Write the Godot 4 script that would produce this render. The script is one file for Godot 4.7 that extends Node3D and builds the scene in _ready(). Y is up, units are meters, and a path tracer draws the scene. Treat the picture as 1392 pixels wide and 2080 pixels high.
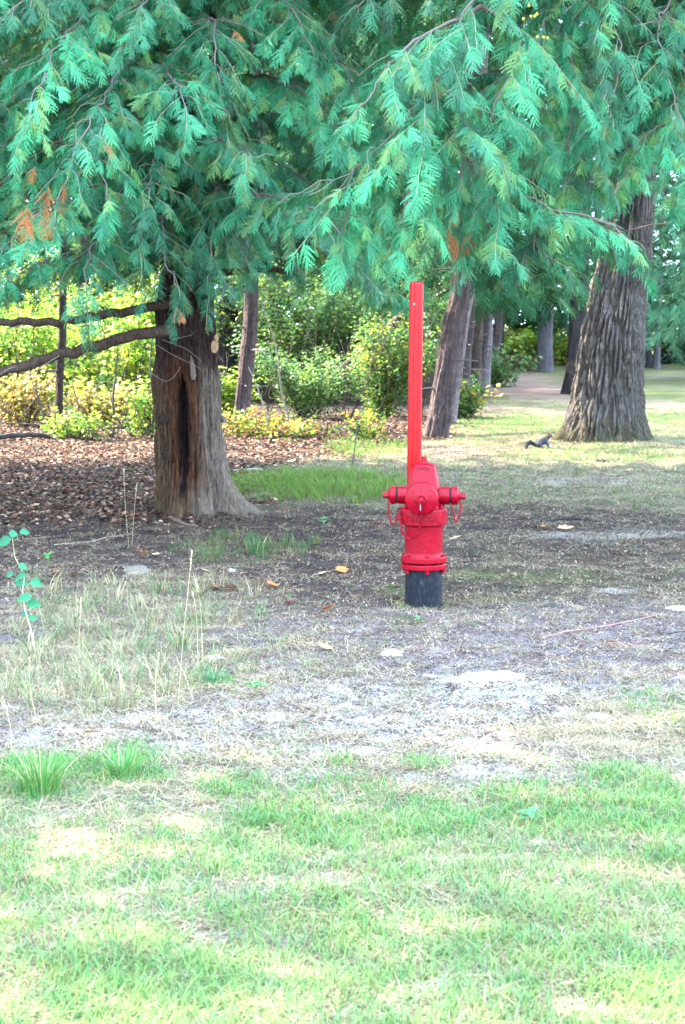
extends Node3D
# Red fire hydrant with its marker post on a worn lawn under white cedars, woods behind.

const FOCAL := 3402.0
const EYE := 1.5
const PITCH := 0.11617
const SUN_TO := Vector3(-0.70, 0.64, -0.30)

var rng := RandomNumberGenerator.new()
var nz_a := FastNoiseLite.new()
var nz_b := FastNoiseLite.new()
var nz_c := FastNoiseLite.new()
var nz_d := FastNoiseLite.new()
var mats := {}
var used := {}
var patches := []
var spray_meshes := []
var leaf_cluster: ArrayMesh
var leaf_cluster_big: ArrayMesh
var needle_cluster: ArrayMesh

# ---------------------------------------------------------------- mesh builder
class MB:
	var v := PackedVector3Array()
	var c := PackedColorArray()
	var ix := PackedInt32Array()
	func add(p: Vector3, col := Color.WHITE) -> int:
		v.append(p)
		c.append(col)
		return v.size() - 1
	func tri(a: int, b: int, d: int) -> void:
		ix.append(a)
		ix.append(b)
		ix.append(d)
	func quad(a: int, b: int, d: int, e: int) -> void: # clockwise from the front
		tri(a, b, d)
		tri(a, d, e)
	func done(mesh: ArrayMesh = null) -> ArrayMesh:
		var m := mesh if mesh else ArrayMesh.new()
		if v.is_empty():
			return m
		var n := PackedVector3Array()
		n.resize(v.size())
		for k in range(0, ix.size(), 3):
			var a := ix[k]
			var b := ix[k + 1]
			var d := ix[k + 2]
			var f := (v[d] - v[a]).cross(v[b] - v[a])
			n[a] += f
			n[b] += f
			n[d] += f
		for k in n.size():
			var l := n[k].length()
			n[k] = n[k] / l if l > 1e-12 else Vector3.UP
		var arr := []
		arr.resize(Mesh.ARRAY_MAX)
		arr[Mesh.ARRAY_VERTEX] = v
		arr[Mesh.ARRAY_NORMAL] = n
		arr[Mesh.ARRAY_COLOR] = c
		arr[Mesh.ARRAY_INDEX] = ix
		m.add_surface_from_arrays(Mesh.PRIMITIVE_TRIANGLES, arr)
		return m
	func tube(pts: PackedVector3Array, rad: PackedFloat32Array, sides: int, col := Color.WHITE, col2 := Color.WHITE, cap := true) -> void:
		var u := Vector3.ZERO
		var base := v.size()
		var n := pts.size()
		for k in n:
			var t := (pts[mini(k + 1, n - 1)] - pts[maxi(k - 1, 0)]).normalized()
			if u == Vector3.ZERO:
				u = t.cross(Vector3.RIGHT if absf(t.x) < 0.8 else Vector3.UP).normalized()
			u = (u - t * u.dot(t)).normalized()
			var w := t.cross(u)
			for j in sides:
				var a := TAU * j / sides
				add(pts[k] + (u * cos(a) + w * sin(a)) * rad[k], col.lerp(col2, float(k) / maxf(1.0, n - 1)))
		for k in n - 1:
			for j in sides:
				var a := base + k * sides + j
				var b := base + k * sides + (j + 1) % sides
				quad(a, a + sides, b + sides, b)
		if cap:
			for e in 2:
				var k := 0 if e == 0 else n - 1
				var m := add(pts[k], col if e == 0 else col2)
				for j in sides:
					var a := add(v[base + k * sides + j], c[base + k * sides + j])
					var b := add(v[base + k * sides + (j + 1) % sides], c[base + k * sides + j])
					if e == 0:
						tri(m, a, b)
					else:
						tri(m, b, a)
	func lathe(prof: PackedVector2Array, sides: int, xf := Transform3D.IDENTITY, col := Color.WHITE, sq := 2.0, flat := 0.0) -> void:
		# profile of (radius, height); sq > 2 squares the plan; flat 1 gives a facetted side
		var n := prof.size()
		var rings := []
		for k in n - 1:
			var fresh := true
			if k > 0:
				var d0 := (prof[k] - prof[k - 1]).normalized()
				var d1 := (prof[k + 1] - prof[k]).normalized()
				fresh = d0.dot(d1) < 0.82
			if fresh:
				rings.append(ring(prof[k], sides, xf, col, sq))
			else:
				rings.append(rings[-1])
			rings.append(ring(prof[k + 1], sides, xf, col, sq))
		for k in range(0, rings.size(), 2):
			var a0: int = rings[k]
			var b0: int = rings[k + 1]
			for j in sides:
				var j2 := (j + 1) % sides
				if flat > 0.5:
					var p := [v[a0 + j], v[b0 + j], v[b0 + j2], v[a0 + j2]]
					var q := add(p[0], col)
					add(p[1], col)
					add(p[2], col)
					add(p[3], col)
					quad(q, q + 1, q + 2, q + 3)
				else:
					quad(a0 + j, b0 + j, b0 + j2, a0 + j2)
	func ring(p: Vector2, sides: int, xf: Transform3D, col: Color, sq: float) -> int:
		var first := v.size()
		for j in sides:
			var a := TAU * (j + 0.5) / sides
			var cx := cos(a)
			var sx := sin(a)
			var r := p.x
			if sq > 2.0:
				r = p.x / pow(pow(absf(cx), sq) + pow(absf(sx), sq), 1.0 / sq)
			add(xf * Vector3(cx * r, p.y, -sx * r), col)
		return first
	func box(xf: Transform3D, size: Vector3, col := Color.WHITE) -> void:
		var h := size / 2.0
		for f in 6:
			var ax := f / 2
			var s := 1.0 if f % 2 == 0 else -1.0
			var nn := Vector3.ZERO
			nn[ax] = s
			var uu := Vector3.ZERO
			uu[(ax + 1) % 3] = 1.0
			var ww := nn.cross(uu)
			var q := v.size()
			for e in [[-1, -1], [-1, 1], [1, 1], [1, -1]]:
				add(xf * ((nn + uu * e[0] + ww * e[1]) * h), col)
			quad(q, q + 1, q + 2, q + 3)

# ---------------------------------------------------------------- helpers
func ray(px: float, py: float) -> Vector3:
	var dx := (px - 696.0) / FOCAL
	var dy := (1040.0 - py) / FOCAL
	return Vector3(dx, dy * cos(PITCH) - sin(PITCH), -(cos(PITCH) + dy * sin(PITCH)))

func at(px: float, py: float, d: float) -> Vector3: # a point of the place at distance d north of the camera
	var r := ray(px, py)
	return Vector3(0, EYE, 0) + r * (d / -r.z)

func ground_at(px: float, py: float) -> Vector3:
	var r := ray(px, py)
	var p := Vector3(0, EYE, 0) + r * (EYE / -r.y)
	p.y = height(p.x, p.z)
	return p

func height(x: float, z: float) -> float:
	var d := Vector2(x - 3.15, z + 20.2).length()
	return nz_a.get_noise_2d(x * 40.0, z * 40.0) * 0.03 + nz_b.get_noise_2d(x * 40.0, z * 40.0) * 0.010 + 0.10 * exp(-d * d / 1.6) - 0.01

func numbered(called: String) -> String:
	var k: int = used.get(called, 0)
	used[called] = k + 1
	return called if k == 0 else "%s_%03d" % [called, k]

func tag(o: Node, label: String, category: String, group := "", kind := "") -> void:
	if label:
		o.set_meta("label", label)
	if category:
		o.set_meta("category", category)
	if group:
		o.set_meta("group", group)
	if kind:
		o.set_meta("kind", kind)

func thing(called: String, label: String, category: String, where := Vector3.ZERO, group := "") -> Node3D:
	var o := Node3D.new()
	o.name = numbered(called)
	add_child(o)
	o.position = where
	tag(o, label, category, group)
	return o

func part(called: String, mesh: Mesh, mat: Material, parent: Node) -> MeshInstance3D:
	var o := MeshInstance3D.new()
	o.name = numbered(called) if parent == self else called
	o.mesh = mesh
	o.material_override = null
	if mesh.get_surface_count():
		for k in mesh.get_surface_count():
			o.set_surface_override_material(k, mat)
	parent.add_child(o, true)
	return o

func scatter(called: String, mesh: Mesh, mat: Material, xf: Array, cols: PackedColorArray, parent: Node) -> MultiMeshInstance3D:
	var o := MultiMeshInstance3D.new()
	o.name = numbered(called) if parent == self else called
	var m := MultiMesh.new()
	m.transform_format = MultiMesh.TRANSFORM_3D
	m.use_colors = true
	m.mesh = mesh
	m.instance_count = xf.size()
	for k in xf.size():
		m.set_instance_transform(k, xf[k])
		m.set_instance_color(k, cols[k])
	o.multimesh = m
	o.material_override = mat
	o.set_meta("kind", "stuff")
	parent.add_child(o, true)
	return o

func lin(r: float, g: float, b: float) -> Color:
	return Color(r, g, b)

func rf(a: float, b: float) -> float:
	return rng.randf_range(a, b)

func jitter(c: Color, amount: float) -> Color:
	var k := 1.0 + rf(-amount, amount)
	return Color(c.r * k * (1.0 + rf(-0.08, 0.08)), c.g * k, c.b * k * (1.0 + rf(-0.08, 0.08)))

func noise_tex(freq: float, octaves: int, lo: float, hi: float, kind := FastNoiseLite.TYPE_SIMPLEX_SMOOTH, size := 512, sd := 1) -> NoiseTexture2D:
	var n := FastNoiseLite.new()
	n.seed = sd
	n.noise_type = kind
	n.frequency = freq
	n.fractal_octaves = octaves
	var g := Gradient.new()
	g.set_color(0, Color(lo, lo, lo))
	g.set_color(1, Color(hi, hi, hi))
	var t := NoiseTexture2D.new()
	t.width = size
	t.height = size
	t.seamless = true
	t.noise = n
	t.color_ramp = g
	return t

func vmat(rough := 0.85, back := Color.BLACK, spec := 0.5) -> StandardMaterial3D:
	var m := StandardMaterial3D.new()
	m.vertex_color_use_as_albedo = true
	m.roughness = rough
	m.metallic_specular = spec
	if back != Color.BLACK:
		m.backlight_enabled = true
		m.backlight = back
	m.cull_mode = BaseMaterial3D.CULL_DISABLED
	return m

func curve_points(ctrl: Array, step: float) -> PackedVector3Array:
	var out := PackedVector3Array()
	var n := ctrl.size()
	for k in n - 1:
		var p0: Vector3 = ctrl[maxi(k - 1, 0)]
		var p1: Vector3 = ctrl[k]
		var p2: Vector3 = ctrl[k + 1]
		var p3: Vector3 = ctrl[mini(k + 2, n - 1)]
		var m := maxi(1, int(p1.distance_to(p2) / step))
		for j in m:
			var t := float(j) / m
			out.append(0.5 * (2.0 * p1 + (p2 - p0) * t + (2.0 * p0 - 5.0 * p1 + 4.0 * p2 - p3) * t * t + (3.0 * p1 - p0 - 3.0 * p2 + p3) * t * t * t))
	out.append(ctrl[n - 1])
	return out

func taper(n: int, r0: float, r1: float) -> PackedFloat32Array:
	var out := PackedFloat32Array()
	out.resize(n)
	for k in n:
		out[k] = lerpf(r0, r1, float(k) / maxf(1.0, n - 1))
	return out

func sstep(a: float, b: float, x: float) -> float:
	return smoothstep(a, b, x)

func basis_for(dir: Vector3, side: Vector3, size: float) -> Basis: # y along dir, x near side
	var y := dir.normalized()
	var x := side - y * side.dot(y)
	if x.length() < 1e-4:
		x = y.cross(Vector3(0.3, 0.7, 0.5))
	x = x.normalized()
	return Basis(x * size, y * size, x.cross(y) * size)

# ---------------------------------------------------------------- ready
func _ready() -> void:
	rng.seed = 77
	for pair in [[nz_a, 11], [nz_b, 12], [nz_c, 13], [nz_d, 14]]:
		pair[0].seed = pair[1]
		pair[0].noise_type = FastNoiseLite.TYPE_SIMPLEX_SMOOTH
		pair[0].fractal_octaves = 3
	nz_a.frequency = 0.02
	nz_b.frequency = 0.09
	nz_c.frequency = 0.35
	nz_d.frequency = 1.0
	nz_d.fractal_octaves = 2

	# --- camera
	var cam := Camera3D.new()
	cam.name = "camera"
	var att := CameraAttributesPhysical.new()
	att.frustum_focal_length = 39.25
	att.frustum_focus_distance = 8.75
	att.frustum_far = 400.0
	att.frustum_near = 0.1
	att.exposure_aperture = 5.6
	cam.attributes = att
	cam.fov = 34.0
	cam.near = 0.1
	cam.far = 400.0
	cam.position = Vector3(0, EYE, 0)
	cam.rotation = Vector3(-PITCH, 0, 0)
	add_child(cam)
	cam.current = true

	# --- sky and sun
	var env := Environment.new()
	env.background_mode = Environment.BG_SKY
	var sky := Sky.new()
	var sm := ProceduralSkyMaterial.new()
	sm.sky_top_color = Color(0.66, 0.77, 0.91)
	sm.sky_horizon_color = Color(0.74, 0.82, 0.92)
	sm.sky_energy_multiplier = 1.1
	sm.sky_curve = 0.12
	sm.ground_bottom_color = Color(0.25, 0.25, 0.2)
	sm.ground_horizon_color = Color(0.55, 0.58, 0.55)
	sky.sky_material = sm
	env.sky = sky
	env.tonemap_mode = Environment.TONE_MAPPER_LINEAR
	env.tonemap_exposure = 18.8
	env.sdfgi_enabled = true
	env.ssao_enabled = true
	env.ssil_enabled = true
	var we := WorldEnvironment.new()
	we.name = "world_environment"
	we.environment = env
	add_child(we)
	var sun := DirectionalLight3D.new()
	sun.name = "sun"
	sun.light_energy = 1.15
	sun.light_color = Color(1.0, 0.96, 0.90)
	sun.light_angular_distance = 0.5
	sun.shadow_enabled = true
	sun.look_at_from_position(SUN_TO * 10.0, Vector3.ZERO)
	add_child(sun)

	build_materials()
	build_leaf_meshes()
	build_patches()
	build_ground()
	build_woods()
	build_oak()
	build_row_trees()
	build_forest_trees()
	build_shrubs()
	build_left_cedar()
	build_right_cedar()
	build_hydrant()
	build_post()
	build_squirrel()
	build_grass()
	build_litter()
	build_small_things()

func build_materials() -> void:
	var g := vmat(0.95, Color.BLACK, 0.25)
	g.albedo_texture = noise_tex(0.05, 5, 0.55, 1.0, FastNoiseLite.TYPE_SIMPLEX_SMOOTH, 1024, 3)
	g.uv1_triplanar = true
	g.uv1_world_triplanar = true
	g.uv1_scale = Vector3(1.3, 1.3, 1.3)
	g.heightmap_enabled = true
	g.heightmap_texture = noise_tex(0.06, 5, 0.0, 1.0, FastNoiseLite.TYPE_SIMPLEX_SMOOTH, 1024, 4)
	g.heightmap_scale = 2.0
	g.cull_mode = BaseMaterial3D.CULL_BACK
	mats.ground = g
	var b := vmat(0.95, Color.BLACK, 0.2)
	b.albedo_texture = noise_tex(0.03, 5, 0.55, 1.0, FastNoiseLite.TYPE_SIMPLEX_SMOOTH, 512, 5)
	b.uv1_triplanar = true
	b.uv1_world_triplanar = true
	b.uv1_scale = Vector3(3.0, 0.6, 3.0)
	b.heightmap_enabled = true
	b.heightmap_texture = noise_tex(0.05, 5, 0.0, 1.0, FastNoiseLite.TYPE_SIMPLEX_SMOOTH, 512, 6)
	b.heightmap_scale = 2.5
	b.cull_mode = BaseMaterial3D.CULL_BACK
	mats.bark = b
	mats.wood = vmat(0.9, Color.BLACK, 0.3)
	mats.crown = vmat(0.8, Color(0.2, 0.2, 0.2), 0.12)
	mats.cedar = vmat(0.5, Color(0.3, 0.3, 0.3), 0.34)
	mats.leaf = vmat(0.5, Color(1.0, 1.0, 1.0), 0.35)
	mats.grass = vmat(0.6, Color(0.6, 0.6, 0.6), 0.25)
	mats.dry = vmat(0.9, Color(0.3, 0.3, 0.3), 0.25)
	mats.stone = vmat(0.9, Color.BLACK, 0.3)
	mats.stone.albedo_texture = noise_tex(0.03, 5, 0.6, 1.0, FastNoiseLite.TYPE_SIMPLEX_SMOOTH, 512, 8)
	mats.stone.uv1_triplanar = true
	mats.stone.uv1_scale = Vector3(4, 4, 4)
	mats.fur = vmat(0.9, Color.BLACK, 0.2)

# ---------------------------------------------------------------- foliage meshes
func build_leaf_meshes() -> void:
	for k in 5:
		spray_meshes.append(make_spray(k))
	leaf_cluster = make_leaf_cluster(8, 0.21, 0.105)
	leaf_cluster_big = make_leaf_cluster(14, 0.5, 0.16)
	needle_cluster = make_needles()

func make_spray(k: int) -> ArrayMesh:
	# one flat scale-leaved cedar spray, one unit long, growing along y in the xy plane
	var r := RandomNumberGenerator.new()
	r.seed = 500 + k
	var mb := MB.new()
	var droop := r.randf_range(0.05, 0.2)
	var bend := r.randf_range(-0.12, 0.12)
	var axis := func(t: float) -> Vector3:
		return Vector3(bend * t * t, t, -droop * t * t)
	var n := 6
	var pts := PackedVector3Array()
	for j in 6:
		pts.append(axis.call(j / 5.0))
	# main axis as a narrow strip
	for j in 5:
		var w0 := lerpf(0.014, 0.006, j / 5.0)
		var w1 := lerpf(0.014, 0.006, (j + 1) / 5.0)
		var a := mb.add(pts[j] + Vector3(-w0, 0, 0.004), Color(1.15, 0.95, 0.7))
		var b := mb.add(pts[j] + Vector3(w0, 0, 0.004), Color(1.15, 0.95, 0.7))
		var d := mb.add(pts[j + 1] + Vector3(w1, 0, 0.004), Color(1.1, 1.0, 0.8))
		var e := mb.add(pts[j + 1] + Vector3(-w1, 0, 0.004), Color(1.1, 1.0, 0.8))
		mb.quad(a, e, d, b)
	for i in n * 2:
		var t := 0.06 + 0.88 * (i + r.randf_range(-0.25, 0.25)) / (n * 2.0)
		var s := 1.0 if i % 2 == 0 else -1.0
		var lb: float = (0.58 * pow(1.0 - t, 0.6) + 0.07) * smoothstep(-0.2, 0.16, t) * r.randf_range(0.65, 1.15)
		var ang := deg_to_rad(r.randf_range(30.0, 56.0))
		var root: Vector3 = axis.call(t)
		var tilt := r.randf_range(-0.35, 0.2)
		var dir := Vector3(s * sin(ang), cos(ang), tilt).normalized()
		var curl := r.randf_range(0.02, 0.16)
		var sub := maxi(3, int(lb / 0.060))
		var across := Vector3(dir.y, -dir.x, r.randf_range(-0.3, 0.3)).normalized()
		var tone := r.randf_range(0.85, 1.15)
		var col := Color(tone, tone, tone)
		var fork := func(q: float) -> Vector3:
			return root + dir * lb * q + Vector3(-s * 0.10 * lb * q * q, 0.22 * lb * q * q, -curl * q * q * lb * 2.0)
		var wb := 0.015
		var pa: Vector3 = fork.call(0.0)
		var pm: Vector3 = fork.call(0.55)
		var pe: Vector3 = fork.call(1.0)
		var a := mb.add(pa + across * wb * 0.7, col)
		var b := mb.add(pa - across * wb * 0.7, col)
		var c1 := mb.add(pm + across * wb, col)
		var c2 := mb.add(pm - across * wb, col)
		var e := mb.add(pe, col * 1.1)
		mb.quad(a, b, c2, c1)
		mb.tri(c1, c2, e)
		for q in sub:
			var qq := (q + 0.6) / sub
			var p: Vector3 = fork.call(qq)
			for s2 in [-1.0, 1.0]:
				var ls := (0.040 + 0.19 * lb * (1.0 - qq)) * r.randf_range(0.75, 1.2)
				var d2: Vector3 = (dir * 0.80 + across * s2 * 0.62 + Vector3(0, 0, r.randf_range(-0.3, 0.15))).normalized()
				var x2: Vector3 = d2.cross(Vector3(0.15, 0.1, 1)).normalized() * 0.0105
				var tone2 := tone * r.randf_range(0.9, 1.1)
				var cc := Color(tone2, tone2, tone2)
				var i0 := mb.add(p - x2 * 0.6, cc)
				var i1 := mb.add(p + x2 * 0.6, cc)
				var i2 := mb.add(p + d2 * ls * 0.6 + x2, cc)
				var i3 := mb.add(p + d2 * ls * 0.6 - x2, cc)
				var i4 := mb.add(p + d2 * ls, cc * 1.12)
				mb.quad(i0, i3, i2, i1)
				mb.tri(i3, i4, i2)
	return mb.done()

func make_leaf_cluster(n: int, spread: float, size: float) -> ArrayMesh:
	var r := RandomNumberGenerator.new()
	r.seed = 900 + n
	var mb := MB.new()
	for k in n:
		var p := Vector3(r.randf_range(-1, 1), r.randf_range(-0.7, 0.7), r.randf_range(-1, 1)) * spread
		var b := Basis.from_euler(Vector3(r.randf_range(-0.7, 0.7), r.randf_range(0, TAU), r.randf_range(-0.6, 0.6)))
		var s := size * r.randf_range(0.7, 1.2)
		var tone := r.randf_range(0.8, 1.2)
		var col := Color(tone * r.randf_range(0.9, 1.15), tone, tone * 0.9)
		var root := mb.add(p, col)
		var tip := mb.add(p + b * Vector3(0, -0.12, 1.0) * s, col)
		var mid := mb.add(p + b * Vector3(0, 0.0, 0.45) * s, col)
		var l := mb.add(p + b * Vector3(-0.36, 0.10, 0.42) * s, col)
		var rr := mb.add(p + b * Vector3(0.36, 0.10, 0.42) * s, col)
		mb.tri(root, mid, l)
		mb.tri(l, mid, tip)
		mb.tri(root, rr, mid)
		mb.tri(mid, rr, tip)
	return mb.done()

func make_needles() -> ArrayMesh:
	# a drooping pine twig with its needles, one unit
	var r := RandomNumberGenerator.new()
	r.seed = 41
	var mb := MB.new()
	for k in 70:
		var t := r.randf()
		var p := Vector3(r.randf_range(-0.5, 0.5), t - 0.5, r.randf_range(-0.5, 0.5)) * Vector3(1, 1, 1)
		var d := Vector3(r.randf_range(-1, 1), r.randf_range(-0.9, 0.5), r.randf_range(-1, 1)).normalized() * r.randf_range(0.2, 0.4)
		var x := d.cross(Vector3(r.randf(), r.randf(), r.randf())).normalized() * 0.03
		var tone := r.randf_range(0.75, 1.25)
		var a := mb.add(p - x, Color(tone, tone, tone))
		var b := mb.add(p + x, Color(tone, tone, tone))
		var c := mb.add(p + d, Color(tone, tone, tone))
		mb.tri(a, c, b)
	return mb.done()

# ---------------------------------------------------------------- ground
# kinds: 0 pale sand and painted sun flecks, 1 dark soil, 2 moss, 3 green grass, 4 dry grass, 5 leaf litter, 6 grey dust, 7 long grass, 8 earth path, 9 lawn green
func build_patches() -> void:
	var list := [
		[250, 1830, 80, 20, 0, 0.8], [490, 1812, 90, 20, 0, 0.8], [655, 1785, 70, 22, 0, 0.8], [575, 1965, 80, 26, 0, 0.6], [420, 1905, 50, 18, 0, 0.4],
		[560, 1463, 60, 15, 0, 0.9], [740, 1525, 55, 16, 0, 0.9], [1215, 1445, 60, 18, 0, 0.8], [720, 1280, 40, 10, 0, 0.6], [880, 1470, 220, 45, 0, 0.55], [1010, 1565, 90, 22, 0, 0.7],
		[1180, 1085, 120, 12, 0, 0.75], [1310, 1080, 90, 14, 0, 0.75], [930, 2000, 60, 20, 0, 0.5], [1190, 2045, 80, 22, 0, 0.7], [30, 1960, 50, 26, 0, 0.4], [100, 1690, 90, 20, 0, 0.4], [1010, 1375, 130, 40, 0, 0.6],  # the first two paint sun flecks on the earth right of the hydrant
		[1240, 1195, 50, 8, 0, 0.8], [1100, 1410, 250, 35, 0, 0.5], [700, 1400, 140, 35, 0, 0.4], [280, 1480, 240, 40, 0, 0.5],
		[330, 1085, 380, 40, 1, 0.95], [660, 1060, 200, 34, 1, 0.9], [760, 1140, 220, 45, 1, 0.7], [1120, 1050, 300, 26, 1, 0.9], [1250, 1110, 160, 20, 1, 0.6], [720, 1220, 120, 40, 1, 0.5], [600, 1170, 160, 30, 1, 0.6],
		[1230, 1280, 230, 60, 6, 0.9], [1050, 1330, 220, 50, 6, 0.7], [850, 1250, 120, 30, 6, 0.8], [1200, 1360, 220, 30, 6, 0.6], [650, 1270, 120, 30, 6, 0.6],
		[960, 1168, 60, 12, 2, 0.9], [1040, 1166, 60, 9, 2, 0.8], [800, 1195, 40, 12, 2, 0.8], [820, 1258, 45, 14, 2, 0.7], [1000, 1207, 60, 9, 2, 0.6], [1130, 1168, 130, 12, 2, 0.6], [780, 1120, 60, 12, 2, 0.4],
		[70, 1575, 110, 45, 3, 1.0], [255, 1545, 110, 42, 3, 1.0], [480, 1592, 70, 26, 3, 0.9], [700, 1635, 170, 48, 3, 0.6], [1100, 1640, 140, 46, 3, 0.8], [1320, 1640, 120, 60, 3, 0.85],
		[860, 1557, 60, 18, 3, 0.8], [690, 1553, 35, 14, 3, 0.9], [530, 1652, 70, 26, 3, 0.9], [640, 1700, 60, 20, 3, 0.9], [430, 1375, 55, 24, 3, 0.7], [1250, 1570, 80, 26, 3, 0.8], [1340, 1440, 80, 50, 3, 0.6],
		[1340, 1750, 80, 20, 3, 0.8], [900, 1660, 120, 40, 3, 0.7], [1160, 1970, 160, 70, 3, 0.4], [1340, 2010, 120, 80, 3, 0.5], [330, 2000, 260, 80, 3, 0.4],
		[500, 1112, 140, 30, 7, 0.26], [640, 985, 180, 28, 7, 0.95], [735, 912, 90, 20, 7, 0.5],
		[180, 1370, 260, 110, 4, 0.45], [280, 1230, 260, 60, 4, 0.4], [1200, 1800, 220, 60, 4, 0.4], [1330, 1890, 120, 55, 4, 0.4], [620, 1330, 160, 40, 4, 0.2], [1250, 1470, 120, 60, 4, 0.6], [900, 1740, 200, 40, 4, 0.2],
		[150, 975, 330, 75, 5, 1.0], [560, 912, 140, 26, 5, 0.9], [470, 975, 60, 40, 5, 0.8],
		[960, 918, 120, 13, 8, 0.95], [1060, 925, 60, 8, 8, 0.5], [1070, 790, 110, 26, 8, 1.0], [1060, 765, 70, 10, 8, 0.9], [1040, 832, 120, 12, 8, 0.6], [1350, 820, 60, 8, 8, 0.7], [1200, 975, 110, 12, 0, 0.5],  # the last one paints a sun fleck on the lawn
		[1080, 862, 170, 20, 9, 1.0], [1350, 800, 80, 10, 9, 1.0], [1360, 765, 90, 6, 4, 0.8], [1350, 850, 80, 10, 9, 0.9], [1200, 925, 220, 14, 9, 0.7],
	]
	for p in list:
		var c := ground_at(p[0], p[1])
		var n := ground_at(p[0], p[1] - p[3])
		var s := ground_at(p[0], p[1] + p[3])
		var e := ground_at(p[0] + p[2], p[1])
		patches.append([c.x, (n.z + s.z) / 2.0, absf(e.x - c.x), absf(n.z - s.z) / 2.0, p[4], p[5]])

const EDGE_D := [0.0, 13.0, 16.7, 18.5, 21.0, 25.0, 33.0, 50.0, 90.0]
const EDGE_X := [-1.6, -0.95, -0.96, 0.0, 1.15, 1.7, 2.8, 4.95, 10.0]
func wood_edge(d: float) -> float:
	for k in EDGE_D.size() - 1:
		if d < EDGE_D[k + 1]:
			return lerpf(EDGE_X[k], EDGE_X[k + 1], (d - EDGE_D[k]) / (EDGE_D[k + 1] - EDGE_D[k]))
	return 10.0

var g_col := Color.WHITE
var g_green := 0.0
var g_dry := 0.0
var g_leaf := 0.0
var g_long := 0.0
var g_bits := 0.0

func survey(x: float, z: float) -> void:
	var d := -z
	var na := nz_a.get_noise_2d(x * 60.0, z * 60.0)
	var nb := nz_b.get_noise_2d(x * 50.0, z * 50.0)
	var nc := nz_c.get_noise_2d(x * 50.0 + 90.0, z * 50.0)
	var dw := d + na * 0.35 + nb * 0.15
	var sand := Color(0.39, 0.335, 0.275)
	var dust := Color(0.22, 0.172, 0.158)
	var soil := Color(0.068, 0.044, 0.033)
	var moss := Color(0.11, 0.12, 0.035)
	var straw := Color(0.29, 0.235, 0.16)
	var turf := Color(0.16, 0.15, 0.07)
	var lawn := Color(0.175, 0.175, 0.052)
	var litter := Color(0.06, 0.036, 0.025)
	var wood := sstep(0.5, -0.3, x - wood_edge(d) + na * 0.7)
	# bands from the camera outward
	var c := sand.lerp(straw, 0.35 + 0.3 * nb)
	var green := 0.56 + 0.20 * nb
	var dry := 0.10
	var t := sstep(4.6, 4.9, dw) * sstep(5.6, 5.3, dw)
	c = c.lerp(turf.lerp(straw, 0.5), t * 0.5)
	green = lerpf(green, 0.45 + 0.3 * nb, t)
	t = sstep(4.75, 6.2, dw + nc * 0.5 + nb * 0.7)
	c = c.lerp(sand.lerp(dust, 0.55 + 0.6 * nb), t)
	green = lerpf(green, 0.10 + 0.2 * nb, t)
	dry = lerpf(dry, 0.07, t)
	t = sstep(6.7, 7.4, dw)
	c = c.lerp(dust.lerp(soil, 0.25 + 0.4 * nb), t)
	dry = lerpf(dry, 0.07, t)
	t = sstep(8.3, 9.4, dw)
	c = c.lerp(soil.lerp(dust, 0.15 + 0.3 * nb).lerp(moss, 0.25 * sstep(-0.2, 1.2, x)), t)
	green = lerpf(green, 0.08, t)
	dry = lerpf(dry, 0.07, t)
	t = sstep(11.8, 13.4, dw) * (1.0 - wood)
	c = c.lerp(straw.lerp(moss, 0.35 + 0.4 * nb), t)
	green = lerpf(green, 0.55, t)
	dry = lerpf(dry, 0.2, t)
	t = sstep(17.0, 22.0, dw) * (1.0 - wood)
	c = c.lerp(lawn.lerp(straw, 0.25 + 0.4 * na), t)
	var leafy := 0.0
	t = sstep(11.5, 13.5, dw) * wood
	c = c.lerp(litter, t)
	leafy = t
	green *= 1.0 - t
	dry *= 1.0 - 0.8 * t
	var long := 0.0
	var wob := Vector2(nb * 0.5 + nc * 0.22, na * 0.4 + nc * 0.25)
	for p in patches:
		var dx: float = (x - p[0]) / p[2]
		if absf(dx) > 1.9:
			continue
		var dz: float = (z - p[1]) / p[3]
		if absf(dz) > 1.9:
			continue
		var q := Vector2(dx + wob.x, dz + wob.y).length()
		if q > 1.25:
			continue
		var w: float = sstep(1.25, 0.65, q) * p[5]
		match p[4]:
			0:
				c = c.lerp(Color(0.50, 0.44, 0.36), w)
				green *= 1.0 - 0.8 * w
				dry *= 1.0 - 0.7 * w
			1:
				c = c.lerp(soil, w)
				green *= 1.0 - 0.9 * w
				dry *= 1.0 - 0.7 * w
			2:
				c = c.lerp(moss, w)
			3:
				c = c.lerp(turf, w * 0.6)
				green = lerpf(green, 0.88, w)
			4:
				c = c.lerp(straw, w * 0.7)
				dry = lerpf(dry, 1.0, w)
				green *= 1.0 - 0.35 * w
			5:
				c = c.lerp(litter, w)
				leafy = lerpf(leafy, 1.0, w)
				green *= 1.0 - w
			6:
				c = c.lerp(dust, w)
				green *= 1.0 - 0.8 * w
				dry *= 1.0 - 0.6 * w
			7:
				c = c.lerp(lawn * 0.8, w)
				long = lerpf(long, 1.0, w)
				leafy *= 1.0 - w
			8:
				c = c.lerp(Color(0.34, 0.215, 0.15), w)
				green *= 1.0 - w
				dry *= 1.0 - w
			9:
				c = c.lerp(lawn, w)
				green = lerpf(green, 1.0, w)
	g_col = c * (1.0 + 0.22 * nc + 0.15 * nb)
	g_green = clampf(green + nc * 0.45, 0.0, 1.0)
	g_dry = clampf(dry + nc * 0.25, 0.0, 1.0)
	g_leaf = leafy
	g_long = long

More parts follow.
